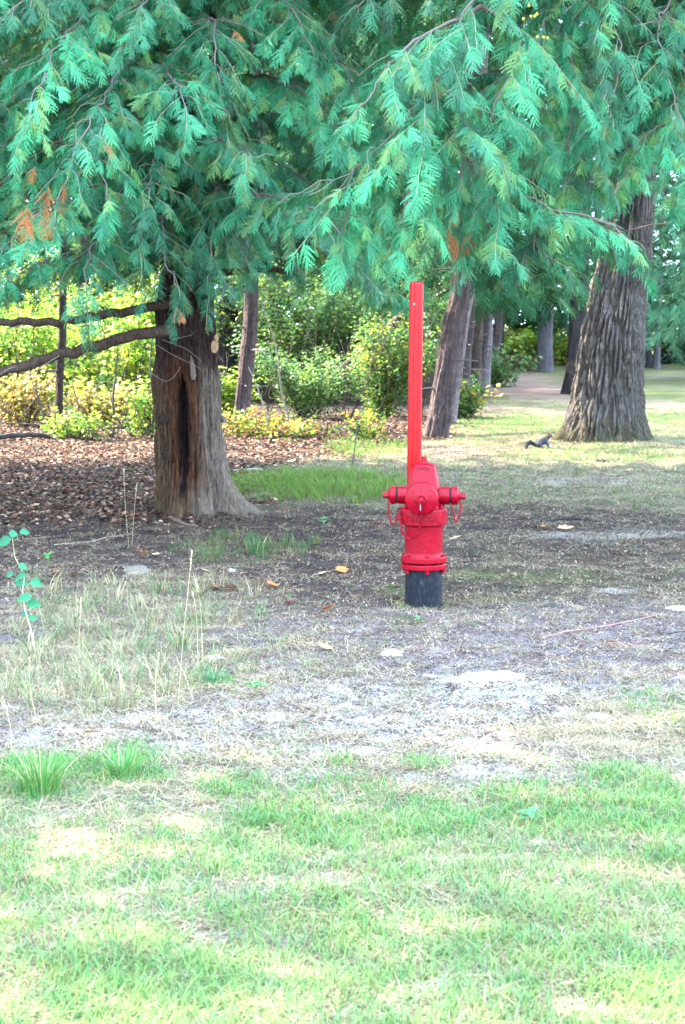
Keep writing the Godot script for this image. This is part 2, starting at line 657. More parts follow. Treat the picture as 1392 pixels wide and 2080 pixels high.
func build_ground() -> void:
	var xs := PackedFloat32Array()
	var zs := PackedFloat32Array()
	var x := -2.3
	while x < 2.3:
		xs.append(x)
		x += 0.03
	var s := 0.04
	while x < 190.0:
		xs.append(x)
		x += s
		s *= 1.09
	x = -2.33
	s = 0.04
	while x > -190.0:
		xs.append(x)
		x -= s
		s *= 1.09
	xs.sort()
	var z := -2.6
	s = 0.1
	while z < 60.0:
		zs.append(z)
		z += s
		s *= 1.25
	z = -2.63
	while z > -13.0:
		zs.append(z)
		z -= 0.03
	s = 0.035
	while z > -330.0:
		zs.append(z)
		z -= s
		s *= 1.018
	zs.sort()
	var mb := MB.new()
	for zi in zs:
		for xi in xs:
			survey(xi, zi)
			var h := height(xi, zi)
			if zi > -16.0 and absf(xi) < 4.0:
				h += nz_c.get_noise_2d(xi * 60.0, zi * 60.0) * 0.008
			mb.add(Vector3(xi, h, zi), g_col)
	var w := xs.size()
	for k in zs.size() - 1:
		for j in w - 1:
			var a := k * w + j
			mb.tri(a, a + 1, a + w)
			mb.tri(a + 1, a + w + 1, a + w)
	var o := part("ground", mb.done(), mats.ground, self)
	o.set_meta("kind", "structure")
	o.set_meta("label", "sandy worn ground with soil, moss and lawn running back to the wood")

# ---------------------------------------------------------------- trees
func trunk_mesh(path: Array, radii: Array, sides: int, rows: int, opt := {}) -> ArrayMesh:
	# a bark-covered trunk along path (world offsets); lobes: [angle, reach, height, width]
	var line := Curve3D.new()
	line.bake_interval = 0.05
	var pl := curve_points(path, 0.05)
	var mb := MB.new()
	var len_total := 0.0
	var lens := PackedFloat32Array([0.0])
	for k in range(1, pl.size()):
		len_total += pl[k].distance_to(pl[k - 1])
		lens.append(len_total)
	var tone_a: Color = opt.get("a", Color(0.16, 0.13, 0.11))
	var tone_b: Color = opt.get("b", Color(0.09, 0.07, 0.055))
	var ridge: float = opt.get("ridge", 0.012)
	var freq: float = opt.get("freq", 9.0)
	var stretch: float = opt.get("stretch", 0.2)
	var bunch: float = opt.get("bunch", 0.6)
	var sd: int = opt.get("seed", 1)
	var lobes: Array = opt.get("lobes", [])
	var nn := FastNoiseLite.new()
	nn.seed = sd
	nn.noise_type = FastNoiseLite.TYPE_SIMPLEX_SMOOTH
	nn.fractal_octaves = 3
	nn.frequency = 1.0
	var cell := FastNoiseLite.new()
	cell.seed = sd + 5
	cell.noise_type = FastNoiseLite.TYPE_CELLULAR
	cell.cellular_return_type = FastNoiseLite.RETURN_DISTANCE2_SUB
	cell.fractal_type = FastNoiseLite.FRACTAL_NONE
	cell.frequency = 1.0
	var painted: bool = opt.has("paint")
	var scar = opt.get("paint")
	var k0 := 0
	for k in rows:
		var tt := pow(float(k) / (rows - 1), opt.get("rowpow", 1.3))
		var s := tt * len_total
		while k0 < lens.size() - 2 and lens[k0 + 1] < s:
			k0 += 1
		var f := clampf((s - lens[k0]) / maxf(1e-5, lens[k0 + 1] - lens[k0]), 0, 1)
		var p := pl[k0].lerp(pl[k0 + 1], f)
		# radius at this height
		var r := 0.0
		for j in radii.size() - 1:
			if p.y - path[0].y >= radii[j][0]:
				var q: float = clampf((p.y - path[0].y - radii[j][0]) / (radii[j + 1][0] - radii[j][0]), 0, 1)
				r = lerpf(radii[j][1], radii[j + 1][1], q)
		if r == 0.0:
			r = radii[0][1]
		var hgt: float = p.y - path[0].y
		for j in sides:
			var a := TAU * j / sides
			var cx := cos(a)
			var cz := sin(a)
			var rr := r
			for l in lobes:
				var da := absf(wrapf(a - l[0], -PI, PI))
				rr += l[1] * exp(-maxf(hgt, 0.0) / l[2]) * exp(-da * da / (l[3] * l[3]))
			var q3 := Vector3(cx * 0.5 * bunch * 2.0, hgt * stretch, cz * bunch) * freq * maxf(r, 0.12)
			var warp := nn.get_noise_3d(cx * 1.5, hgt * 0.8, cz * 1.5) * 0.7
			var groove := cell.get_noise_3d(q3.x + warp, q3.y + warp * 0.6, q3.z - warp)
			var g := clampf((groove + 1.0) * 2.7, 0.0, 1.0)
			var fine := nn.get_noise_3d(q3.x * 3.0, q3.y * 2.0, q3.z * 3.0)
			var bulge := nn.get_noise_3d(cx * 0.8, hgt * 0.7, cz * 0.8)
			rr += (g - 0.6) * ridge + fine * ridge * 0.35 + bulge * r * opt.get("bulge", 0.08)
			var col := tone_b.lerp(tone_a, clampf(0.5 + fine * 0.6 + bulge * 0.5, 0.0, 1.0))
			if painted:
				var res: Array = scar.call(a, hgt, col, rr, nn)
				col = res[0]
				rr = res[1]
			mb.add(Vector3(p.x + cx * rr, p.y, p.z - cz * rr), col)
	for k in rows - 1:
		for j in sides:
			var a := k * sides + j
			var b := k * sides + (j + 1) % sides
			mb.quad(a, a + sides, b + sides, b)
	return mb.done()

func crown_points(n: int, centre: Vector3, size: Vector3, hollow: float) -> Array:
	var out := []
	for k in n:
		var u := Vector3(rf(-1, 1), rf(-1, 1), rf(-1, 1))
		while u.length() > 1.0:
			u = Vector3(rf(-1, 1), rf(-1, 1), rf(-1, 1))
		u = u * lerpf(1.0, pow(u.length(), -0.5), hollow)
		out.append(centre + u * size)
	return out

func leafy(parent: Node, called: String, pts: Array, mesh: Mesh, mat: Material, lo: float, hi: float, cols: Array, mottle := 0.25) -> void:
	var xf := []
	var cc := PackedColorArray()
	for p in pts:
		var b := Basis.from_euler(Vector3(rf(-0.6, 0.6), rf(0, TAU), rf(-0.6, 0.6))).scaled(Vector3.ONE * rf(lo, hi))
		xf.append(Transform3D(b, p))
		cc.append(jitter(cols[rng.randi() % cols.size()], mottle))
	scatter(called, mesh, mat, xf, cc, parent)

func build_woods() -> void:
	# the far-off wood: one mass of crowns and trunks round the lawn and unseen crowns on the left that shade the ground
	var root := thing("woods", "far mass of mixed trees closing off the lawn, with unseen crowns at left shading the ground", "woods")
	root.set_meta("kind", "stuff")
	var pts := []
	var low := []
	for k in 13500:
		var d := rf(52.0, 72.0)
		var x := rf(-34.0, 38.0)
		pts.append(Vector3(x, rf(2.0, 1.0) + pow(rng.randf(), 0.8) * 17.0, -d))
	for k in 5000: # left flank, behind the undergrowth
		var d := rf(39.0, 58.0)
		var x := rf(-28.0, wood_edge(d) - 2.0)
		pts.append(Vector3(x, 2.5 + pow(rng.randf(), 0.9) * 11.0, -d))
	leafy(root, "crowns", pts, leaf_cluster_big, mats.leaf, 1.6, 3.0, [Color(0.05, 0.085, 0.022), Color(0.07, 0.10, 0.02), Color(0.035, 0.075, 0.03), Color(0.09, 0.11, 0.022)])
	for k in 1500:
		var d := rf(30.0, 55.0)
		low.append(Vector3(rf(-22.0, wood_edge(d) - 1.2), rf(0.1, 2.0), -d))
	for k in 1400:
		low.append(Vector3(rf(0.0, 30.0), rf(0.1, 2.6), -rf(52.0, 60.0)))
	leafy(root, "undergrowth", low, leaf_cluster_big, mats.leaf, 0.8, 1.6, [Color(0.07, 0.11, 0.02), Color(0.10, 0.13, 0.02), Color(0.04, 0.08, 0.025)])
	# crowns out of view at left, placed to shade the near ground
	var side := []
	for k in 5200:
		var d := rf(3.0, 17.0)
		if rng.randf() > 0.16 + 0.84 * sstep(7.5, 12.0, d):
			continue
		var x := rf(-17.0, -5.5)
		side.append(Vector3(x, 2.2 + rng.randf() * 11.0, -d))
	for k in 650: # high crowns out of view, placed to shade the lawn and litter
		side.append(Vector3(rf(-8.0, -2.6), rf(5.2, 9.5), -rf(15.5, 20.0)))
	for k in 900:  # more crowns out of view, shading the leaf litter
		side.append(Vector3(rf(-9.0, -4.3), rf(3.6, 7.5), -rf(14.5, 19.0)))
	leafy(root, "crowns", side, leaf_cluster_big, mats.leaf, 1.0, 1.9, [Color(0.05, 0.085, 0.022), Color(0.07, 0.10, 0.02), Color(0.035, 0.075, 0.03)])
	var mb := MB.new()
	for k in 60:
		var d := rf(34.0, 66.0)
		var x := rf(-30.0, 34.0)
		if x > wood_edge(d) - 1.5 and d < 53.0:
			continue
		var h := rf(7.0, 14.0)
		mb.tube(PackedVector3Array([Vector3(x, -0.1, -d), Vector3(x + rf(-0.3, 0.3), h, -d)]), PackedFloat32Array([rf(0.12, 0.28), 0.06]), 8, Color(0.07, 0.055, 0.045), Color(0.09, 0.07, 0.06), false)
	for k in 14:  # unseen trunks under the shading crowns at left
		var d := rf(11.5, 17.0)
		var x := rf(-15.0, -6.0)
		mb.tube(PackedVector3Array([Vector3(x, -0.1, -d), Vector3(x + rf(-0.3, 0.3), 12.0, -d)]), PackedFloat32Array([rf(0.12, 0.25), 0.06]), 8, Color(0.09, 0.075, 0.06), Color(0.09, 0.07, 0.06), false)
	var o := part("trunks", mb.done(), mats.bark, root)
	o.set_meta("kind", "stuff")

func build_oak() -> void:
	var base := ground_at(1230, 902)
	base.y = 0.0
	var o := thing("oak_tree", "big old oak with deeply furrowed grey bark and flared mossy base on the lawn", "tree", base)
	var top := at(1302, 60, 20.2) - base
	var path := [Vector3(0, -0.08, 0), at(1236, 800, 20.0) - base, at(1243, 700, 20.0) - base, at(1257, 600, 20.05) - base, at(1278, 450, 20.1) - base, top, top + Vector3(0.3, 3.2, 0)]
	var paint := func(a: float, h: float, col: Color, rr: float, nn: FastNoiseLite) -> Array:
		var m := smoothstep(0.55, 0.0, h + nn.get_noise_3d(a * 3.0, h * 3.0, 7.0) * 0.3) * 0.75
		return [col.lerp(Color(0.06, 0.055, 0.015), clampf(m, 0, 1)), rr]
	var lobes := [[PI * 1.02, 0.42, 0.17, 0.55], [PI * 1.38, 0.16, 0.22, 0.4], [PI * 1.62, 0.14, 0.2, 0.35], [TAU * 0.97, 0.24, 0.16, 0.4], [PI * 0.5, 0.3, 0.3, 0.6]]
	var m := trunk_mesh(path, [[-0.2, 0.47], [0.0, 0.46], [0.55, 0.41], [1.19, 0.365], [1.8, 0.315], [2.7, 0.265], [4.8, 0.22], [8.0, 0.15]], 280, 420,
		{"a": Color(0.175, 0.148, 0.125), "b": Color(0.08, 0.066, 0.056), "ridge": 0.075, "freq": 21.0, "stretch": 0.12, "bunch": 1.0, "seed": 3, "lobes": lobes, "paint": paint, "rowpow": 1.15, "bulge": 0.05})
	part("trunk", m, mats.bark, o)
	# limbs above
	for k in 6:
		var a := TAU * k / 6.0 + 0.4
		var st := top + Vector3(0.1, 0.4 + 0.45 * k, 0)
		var tip := st + Vector3(cos(a) * 3.6, 1.9, sin(a) * 3.6)
		var mb := MB.new()
		var pl := curve_points([st, st.lerp(tip, 0.5) + Vector3(0, 0.5, 0), tip], 0.3)
		mb.tube(pl, taper(pl.size(), 0.12, 0.03), 8, Color(0.12, 0.10, 0.09), Color(0.12, 0.1, 0.09))
		part("limb", mb.done(), mats.bark, o)
	leafy(o, "crown", crown_points(900, Vector3(0.8, 8.5, 0), Vector3(4.6, 3.2, 4.6), 0.5), leaf_cluster_big, mats.leaf, 0.6, 1.1, [Color(0.06, 0.09, 0.02), Color(0.045, 0.08, 0.02)])
	# thin bare branch across the trunk, and a few sprouting leaves on the bark
	var tw := MB.new()
	var bp := curve_points([at(1225, 480, 19.6) - base, at(1290, 465, 19.5) - base, at(1340, 455, 19.5) - base, at(1440, 452, 19.5) - base], 0.05)
	tw.tube(bp, taper(bp.size(), 0.008, 0.013), 6, Color(0.07, 0.045, 0.03), Color(0.07, 0.045, 0.03))
	part("branch", tw.done(), mats.wood, o)
	for p in [[1258, 490], [1238, 510], [1265, 435], [1280, 480]]:
		var lm := MeshInstance3D.new()
		lm.name = "foliage"
		lm.mesh = leaf_cluster
		lm.material_override = tint_mat(Color(0.05, 0.12, 0.015))
		lm.position = at(p[0], p[1], 19.6) - base
		lm.scale = Vector3.ONE * 0.6
		o.add_child(lm, true)

func tint_mat(c: Color) -> StandardMaterial3D:
	var key := "tint%.3f_%.3f_%.3f" % [c.r, c.g, c.b]
	if not mats.has(key):
		var m := vmat(0.6, Color(0.4, 0.4, 0.4), 0.25)
		m.albedo_color = c.linear_to_srgb()
		mats[key] = m
	return mats[key]

func simple_tree(called: String, label: String, category: String, px: float, py: float, top_px: float, top_py: float, wide: float, opt := {}, group := "") -> Node3D:
	var base := ground_at(px, py)
	base.y = 0.0
	var d: float = -base.z
	var o := thing(called, label, category, base, group)
	var knee := at(top_px, top_py, d) - base
	var up := knee + (knee.normalized() * 1.0 + Vector3.UP * 2.0).normalized() * float(opt.get("rise", 7.0))
	var r: float = wide / 2.0
	var mid := knee * 0.5 + Vector3(rf(-0.03, 0.03), 0, 0)
	var m := trunk_mesh([Vector3(0, -0.08, 0), mid, knee, up], [[-0.2, r * 1.25], [0.12, r * 1.12], [0.5, r], [knee.y, r * opt.get("taper", 0.8)], [knee.y + 8.0, r * 0.3]], opt.get("sides", 26), opt.get("rows", 70),
		{"a": opt.get("a", Color(0.13, 0.10, 0.09)), "b": opt.get("b", Color(0.06, 0.045, 0.04)), "ridge": opt.get("ridge", 0.014), "freq": opt.get("freq", 16.0), "stretch": 0.35, "seed": int(px), "bunch": 1.0, "rowpow": 1.5,
		"lobes": [[PI * 1.1, r * 0.4, 0.12, 0.5], [PI * 1.8, r * 0.35, 0.12, 0.5]]})
	part("trunk", m, mats.bark, o)
	# dead stubs
	for k in int(opt.get("stubs", 4)):
		var h := rf(0.5, maxf(1.0, knee.y))
		var p := knee * (h / knee.y)
		var a := rf(PI * 0.9, PI * 2.1)
		var dir := Vector3(cos(a), rf(-0.1, 0.3), -sin(a))
		var mb := MB.new()
		var l := rf(0.05, 0.5) * (1.0 if k % 2 else 0.3)
		mb.tube(PackedVector3Array([p + dir * r * 0.6, p + dir * (r + l * 0.5), p + dir * (r + l) + Vector3(0, -0.06 * l, 0)]), PackedFloat32Array([0.018, 0.011, 0.006]), 6, Color(0.08, 0.06, 0.05), Color(0.10, 0.08, 0.07))
		part("branch_stub", mb.done(), mats.wood, o)
	if opt.get("crown", true):
		var low: float = opt.get("low", 2.0)
		var width: float = opt.get("spread", 2.0)
		var xf := []
		var cc := PackedColorArray()
		var n: int = opt.get("n", 400)
		var cols: Array = opt.get("cols", [Color(0.016, 0.055, 0.022), Color(0.012, 0.042, 0.018), Color(0.026, 0.068, 0.020)])
		for k in n:
			var t := pow(rng.randf(), 1.5)
			var h := low + t * 7.5
			var a := rf(0, TAU)
			var rr := width * (1.0 - t * 0.6) * sqrt(rng.randf())
			var c := knee * minf(1.0, h / knee.y) if h < knee.y else knee + Vector3(0.1, h - knee.y, 0)
			var p := Vector3(c.x + cos(a) * rr, h - rr * 0.22 + rf(-0.25, 0.25), c.z + sin(a) * rr)
			var out := Vector3(cos(a), -0.8, sin(a))
			var side := Vector3(-sin(a), rf(-0.5, 0.5), cos(a)) + out * rf(-0.5, 0.5)
			xf.append(Transform3D(basis_for(out + Vector3(rf(-0.6, 0.6), rf(-0.4, 0.3), rf(-0.6, 0.6)), side, rf(0.28, 0.52)), p))
			cc.append(jitter(cols[rng.randi() % cols.size()], 0.25))
		scatter("crown", opt.get("mesh", spray_meshes[1]), mats.crown, xf, cc, o)
	return o

func build_row_trees() -> void:
	var g := "conifers in the row along the edge of the wood"
	simple_tree("pine_tree", "nearest leaning pine trunk of the row, pinkish grey bark, just behind the red post", "tree", 885, 886, 945, 450, 0.285, {"sides": 60, "rows": 160, "ridge": 0.022, "a": Color(0.16, 0.115, 0.105), "b": Color(0.07, 0.05, 0.045), "stubs": 6, "low": 2.3, "freq": 24.0, "taper": 0.72}, g)
	simple_tree("pine_tree", "slim pale pine trunk half hidden behind the nearest leaning pine", "tree", 912, 860, 966, 450, 0.16, {"sides": 40, "rows": 100, "a": Color(0.28, 0.22, 0.20), "b": Color(0.15, 0.12, 0.11), "low": 2.3}, g)
	simple_tree("pine_tree", "thin pine trunk with yellowing plants at its foot, third along the row", "tree", 943, 828, 957, 600, 0.17, {"low": 2.3, "stubs": 7}, g)
	simple_tree("pine_tree", "straight dark brown pine trunk in the middle of the row beside the path", "tree", 967, 804, 973, 600, 0.235, {"a": Color(0.14, 0.10, 0.08), "b": Color(0.06, 0.045, 0.035), "low": 2.2, "stubs": 6}, g)
	simple_tree("pine_tree", "pale sunlit pine trunk behind the dark brown one of the row", "tree", 983, 789, 993, 620, 0.22, {"a": Color(0.28, 0.23, 0.22), "b": Color(0.14, 0.11, 0.11), "low": 2.2}, g)
	simple_tree("pine_tree", "pine trunk with a flared foot where the path narrows", "tree", 996, 778, 1014, 620, 0.22, {"low": 2.3, "stubs": 5}, g)
	simple_tree("pine_tree", "farthest and thinnest dark trunk at the end of the pine row", "tree", 1017, 757, 1020, 640, 0.15, {"a": Color(0.07, 0.055, 0.045), "b": Color(0.035, 0.03, 0.025), "low": 2.3}, g)
	simple_tree("pine_tree", "slender trunk between the row and the brambles, mostly in shade", "tree", 932, 838, 940, 640, 0.11, {"low": 2.4, "n": 200}, g)
	simple_tree("spruce_tree", "trunk standing close behind the big oak, its bark colour darkened to stand in for shade", "tree", 1166, 800, 1178, 600, 0.43, {"a": Color(0.075, 0.065, 0.06), "b": Color(0.03, 0.027, 0.025), "sides": 60, "rows": 120, "low": 2.4, "spread": 3.0, "n": 380, "taper": 0.85, "stubs": 0})  # bark colour set near black in place of the shade there
	simple_tree("spruce_tree", "grey trunk at the far end of the path beside the yellow bushes", "tree", 1107, 756, 1112, 600, 0.44, {"a": Color(0.16, 0.14, 0.14), "b": Color(0.075, 0.065, 0.065), "sides": 40, "low": 3.0, "spread": 3.0, "n": 700, "taper": 0.8, "stubs": 0})
	simple_tree("pine_tree", "slim grey trunk at the far edge of the lawn beyond the oak", "tree", 1333, 748, 1340, 600, 0.2, {"a": Color(0.20, 0.18, 0.18), "b": Color(0.1, 0.09, 0.09), "low": 1.9, "spread": 3.2, "n": 900, "cols": [Color(0.03, 0.10, 0.05), Color(0.045, 0.12, 0.055)]})
	simple_tree("pine_tree", "stout black trunk touching the right edge of the oak, far off", "tree", 1312, 746, 1312, 640, 0.36, {"a": Color(0.06, 0.05, 0.05), "b": Color(0.03, 0.025, 0.025), "low": 1.7, "spread": 3.2, "n": 900, "cols": [Color(0.03, 0.09, 0.05), Color(0.04, 0.11, 0.06)]})
	simple_tree("pine_tree", "soft green pine with low boughs right of the oak", "tree", 1450, 772, 1452, 600, 0.3, {"low": 1.6, "spread": 3.4, "n": 1500, "cols": [Color(0.05, 0.11, 0.05), Color(0.04, 0.09, 0.04)]})

func build_forest_trees() -> void:
	simple_tree("young_tree", "straight dark sapling trunk rising from the brush left of the scarred cedar", "tree", 116, 886, 128, 560, 0.10, {"a": Color(0.08, 0.055, 0.045), "b": Color(0.04, 0.03, 0.025), "taper": 0.95, "low": 3.0, "n": 160, "stubs": 3, "ridge": 0.008})
	simple_tree("woodland_tree", "brown trunk with a sunlit left edge just right of the scarred cedar", "tree", 488, 872, 512, 555, 0.215, {"sides": 44, "rows": 110, "a": Color(0.14, 0.095, 0.085), "b": Color(0.07, 0.05, 0.045), "taper": 0.82, "low": 2.8, "n": 260, "stubs": 7})
	simple_tree("woodland_tree", "broad black trunk in the gap between the cedar and the sunlit trunk", "tree", 464, 812, 464, 640, 0.42, {"a": Color(0.06, 0.05, 0.045), "b": Color(0.03, 0.025, 0.022), "low": 3.0, "n": 300, "stubs": 0})
	simple_tree("woodland_tree", "dark trunk seen through the yellow leaves under the long cedar limb", "tree", 166, 815, 170, 640, 0.26, {"a": Color(0.10, 0.075, 0.06), "b": Color(0.05, 0.04, 0.03), "low": 3.2, "n": 200, "stubs": 2})
	simple_tree("woodland_tree", "dark trunk deep in the wood where the leaning dead branch starts", "tree", 676, 800, 682, 640, 0.36, {"a": Color(0.085, 0.065, 0.06), "b": Color(0.045, 0.035, 0.03), "low": 2.6, "n": 1300, "spread": 3.2, "stubs": 2})
	simple_tree("woodland_tree", "thin grey stem in the undergrowth midway between cedar and hydrant", "tree", 560, 800, 545, 560, 0.10, {"a": Color(0.16, 0.13, 0.12), "b": Color(0.09, 0.07, 0.06), "low": 3.0, "n": 160, "stubs": 4})
	simple_tree("woodland_tree", "slender pale stem behind the leaning dead branch", "tree", 705, 790, 708, 560, 0.09, {"a": Color(0.22, 0.19, 0.16), "b": Color(0.12, 0.1, 0.09), "low": 2.5, "n": 700, "spread": 2.4, "stubs": 2})
	simple_tree("woodland_tree", "grey trunk close to the left of the red marker post", "tree", 812, 800, 815, 600, 0.13, {"a": Color(0.13, 0.11, 0.11), "b": Color(0.07, 0.06, 0.06), "low": 2.4, "n": 1000, "spread": 2.6, "stubs": 3})
	# leaning dead branch
	var base := ground_at(652, 830)
	var o := thing("dead_branch", "long dead branch leaning diagonally in the wood left of the red post", "dead branch", Vector3(base.x, 0, base.z))
	var mb := MB.new()
	var d := -base.z - 1.5
	var pl := curve_points([at(650, 802, d) - o.position, at(690, 755, d) - o.position, at(760, 695, d) - o.position, at(828, 627, d) - o.position, at(860, 590, d) - o.position], 0.12)
	mb.tube(pl, taper(pl.size(), 0.075, 0.04), 8, Color(0.10, 0.08, 0.065), Color(0.08, 0.065, 0.055))
	part("limb", mb.done(), mats.bark, o)
	# fallen branches in the brush on the left
	fallen_limb("fallen_branch", "long black fallen branch along the edge of the brush, bowed upward at its left end", [[-60, 905, 20.0], [20, 885, 20.2], [85, 884, 20.4], [120, 896, 20.4], [200, 897, 20.4], [300, 897, 20.5], [350, 893, 20.5]], 0.035, 0.022, Color(0.03, 0.025, 0.022))
	fallen_limb("fallen_branch", "thin dark branch lying level across the yellow leaves above the fallen one", [[-60, 855, 21.5], [60, 862, 21.4], [150, 868, 21.4], [250, 868, 21.4]], 0.012, 0.008, Color(0.04, 0.03, 0.025))
	fallen_limb("bare_sapling", "upright bare black stem standing by the fallen branch near the cedar", [[228, 900, 20.6], [232, 860, 20.6], [230, 820, 20.6], [234, 770, 20.6], [240, 700, 20.6]], 0.02, 0.008, Color(0.035, 0.028, 0.024))
	fallen_limb("bare_sapling", "bent twiggy stem among the leaves at the far left of the brush", [[95, 885, 20.8], [85, 830, 20.8], [70, 790, 20.8], [60, 740, 20.9], [75, 680, 20.9]], 0.012, 0.005, Color(0.05, 0.04, 0.035))
	fallen_limb("bare_sapling", "forked dry stick standing up out of the dead leaves", [[60, 945, 18.0], [75, 920, 18.0], [88, 900, 18.0]], 0.012, 0.005, Color(0.05, 0.04, 0.035))
	fallen_limb("bare_sapling", "thin dark stem rising close to the left side of the cedar trunk", [[308, 885, 21.0], [312, 820, 21.0], [306, 740, 21.0], [312, 660, 21.0]], 0.012, 0.006, Color(0.03, 0.025, 0.022))
	fallen_limb("bare_sapling", "crooked black stem just right of the dark sapling trunk", [[150, 880, 22.0], [160, 830, 22.0], [148, 770, 22.0], [165, 700, 22.0]], 0.010, 0.005, Color(0.035, 0.028, 0.024))
	fallen_limb("bare_sapling", "slanting thin stem crossing the lime leaves under the long limb", [[40, 850, 21.5], [90, 790, 21.5], [150, 720, 21.5], [185, 660, 21.5]], 0.009, 0.005, Color(0.04, 0.032, 0.028))
	fallen_limb("bare_sapling", "thin grey stem leaning left beside the sunlit brown trunk", [[590, 860, 22.5], [572, 790, 22.5], [560, 700, 22.5], [530, 610, 22.5]], 0.012, 0.006, Color(0.10, 0.085, 0.075))
	fallen_limb("bare_sapling", "pale forked stem in front of the feathery bush", [[548, 890, 21.0], [540, 840, 21.0], [520, 780, 21.0], [505, 745, 21.0]], 0.012, 0.006, Color(0.13, 0.11, 0.09))
	fallen_limb("dead_stick", "pale dry stick lying on the dead leaves left of the cedar trunk", [[190, 955, 16.6], [205, 950, 16.6], [222, 945, 16.6]], 0.012, 0.008, Color(0.36, 0.31, 0.25))
	fallen_limb("dead_stick", "grey stick lying right of the cedar on the leaf litter", [[455, 958, 16.4], [490, 955, 16.4], [535, 954, 16.4]], 0.016, 0.010, Color(0.22, 0.19, 0.16))
	fallen_limb("bare_sapling", "thin bare sapling growing out of the long grass left of the post", [[715, 945, 17.0], [722, 905, 17.0], [724, 870, 17.0], [728, 850, 17.0]], 0.009, 0.004, Color(0.07, 0.055, 0.045))

func fallen_limb(called: String, label: String, ctrl: Array, r0: float, r1: float, col: Color) -> void:
	var pts := []
	var first := at(ctrl[0][0], ctrl[0][1], ctrl[0][2])
	for c in ctrl:
		pts.append(at(c[0], c[1], c[2]) - first)
	var mb := MB.new()
	var pl := curve_points(pts, 0.06)
	for k in pl.size():
		pl[k] += Vector3(nz_b.get_noise_2d(k * 9.0, first.x * 50.0), nz_b.get_noise_2d(first.x * 50.0, k * 9.0), 0) * r0 * 0.8
	mb.tube(pl, taper(pl.size(), r0, r1), 7, col, col * 1.2)
	# side twigs
	for k in range(3, pl.size() - 2, 5):
		var dir := (Vector3(rf(-1, 1), rf(0.0, 1.2), rf(-0.6, 0.6)) + (pl[k + 1] - pl[k]).normalized()).normalized() * rf(0.08, 0.3) * clampf(r0 * 40.0, 0.3, 1.0)
		mb.tube(PackedVector3Array([pl[k], pl[k] + dir * 0.5, pl[k] + dir + Vector3(0, 0.03, 0)]), PackedFloat32Array([r1 * 0.6, r1 * 0.4, 0.002]), 5, col, col * 1.2)
	var o := part(called, mb.done(), mats.wood, self)
	o.position = first
	tag(o, label, "branch" if called.contains("branch") else ("stick" if called.contains("stick") else "plant stem"))

func shrub(label: String, px: float, py: float, wide: float, tall: float, n: int, cols: Array, size := 1.0, called := "shrub") -> void:
	var base := ground_at(px, py)
	base.y = 0.0
	var o := thing(called, label, "shrub", base)
	var mb := MB.new()
	var pts := []
	var ns := 11
	for k in ns:
		var a := TAU * k / ns + rf(-0.3, 0.3)
		var tip := Vector3(cos(a) * wide * rf(0.15, 1.0), tall * rf(0.5, 1.08), sin(a) * wide * rf(0.1, 0.6))
		var knee := tip * 0.5 + Vector3(rf(-0.1, 0.1), 0.12 * tall, 0)
		mb.tube(PackedVector3Array([Vector3(cos(a) * 0.05, -0.03, sin(a) * 0.05), knee, tip]), PackedFloat32Array([0.012, 0.008, 0.003]), 5, Color(0.05, 0.04, 0.03), Color(0.07, 0.055, 0.04), false)
		for j in n / ns:
			var t := pow(rng.randf(), 0.7)
			var p := knee.lerp(tip, t * 2.0 - 1.0) if t > 0.5 else knee * (t * 2.0)
			var off := Vector3(rf(-1, 1), rf(-0.6, 0.5), rf(-1, 1)) * (0.10 + 0.16 * tall * 0.5 * (0.4 + t))
			p += off
			p.y = maxf(p.y, 0.03)
			pts.append(p)
	for k in 13: # bare twigs standing out of the leaves
		var a := rf(0, TAU)
		var foot := Vector3(cos(a) * wide * 0.6, 0, sin(a) * wide * 0.4)
		var tip := foot + Vector3(rf(-0.8, 0.8) * wide, tall * rf(0.7, 1.35), rf(-0.2, 0.5) * wide)
		mb.tube(PackedVector3Array([foot, foot.lerp(tip, 0.35) + Vector3(rf(-0.12, 0.12), 0, 0.1), foot.lerp(tip, 0.7) + Vector3(rf(-0.12, 0.12), 0.05, 0.1), tip]), taper(4, 0.0075, 0.0025), 5, Color(0.035, 0.027, 0.022), Color(0.06, 0.047, 0.038), false)
	part("stems", mb.done(), mats.wood, o)
	leafy(o, "leaves", pts, leaf_cluster, mats.leaf, 0.7 * size, 1.3 * size, cols, 0.3)

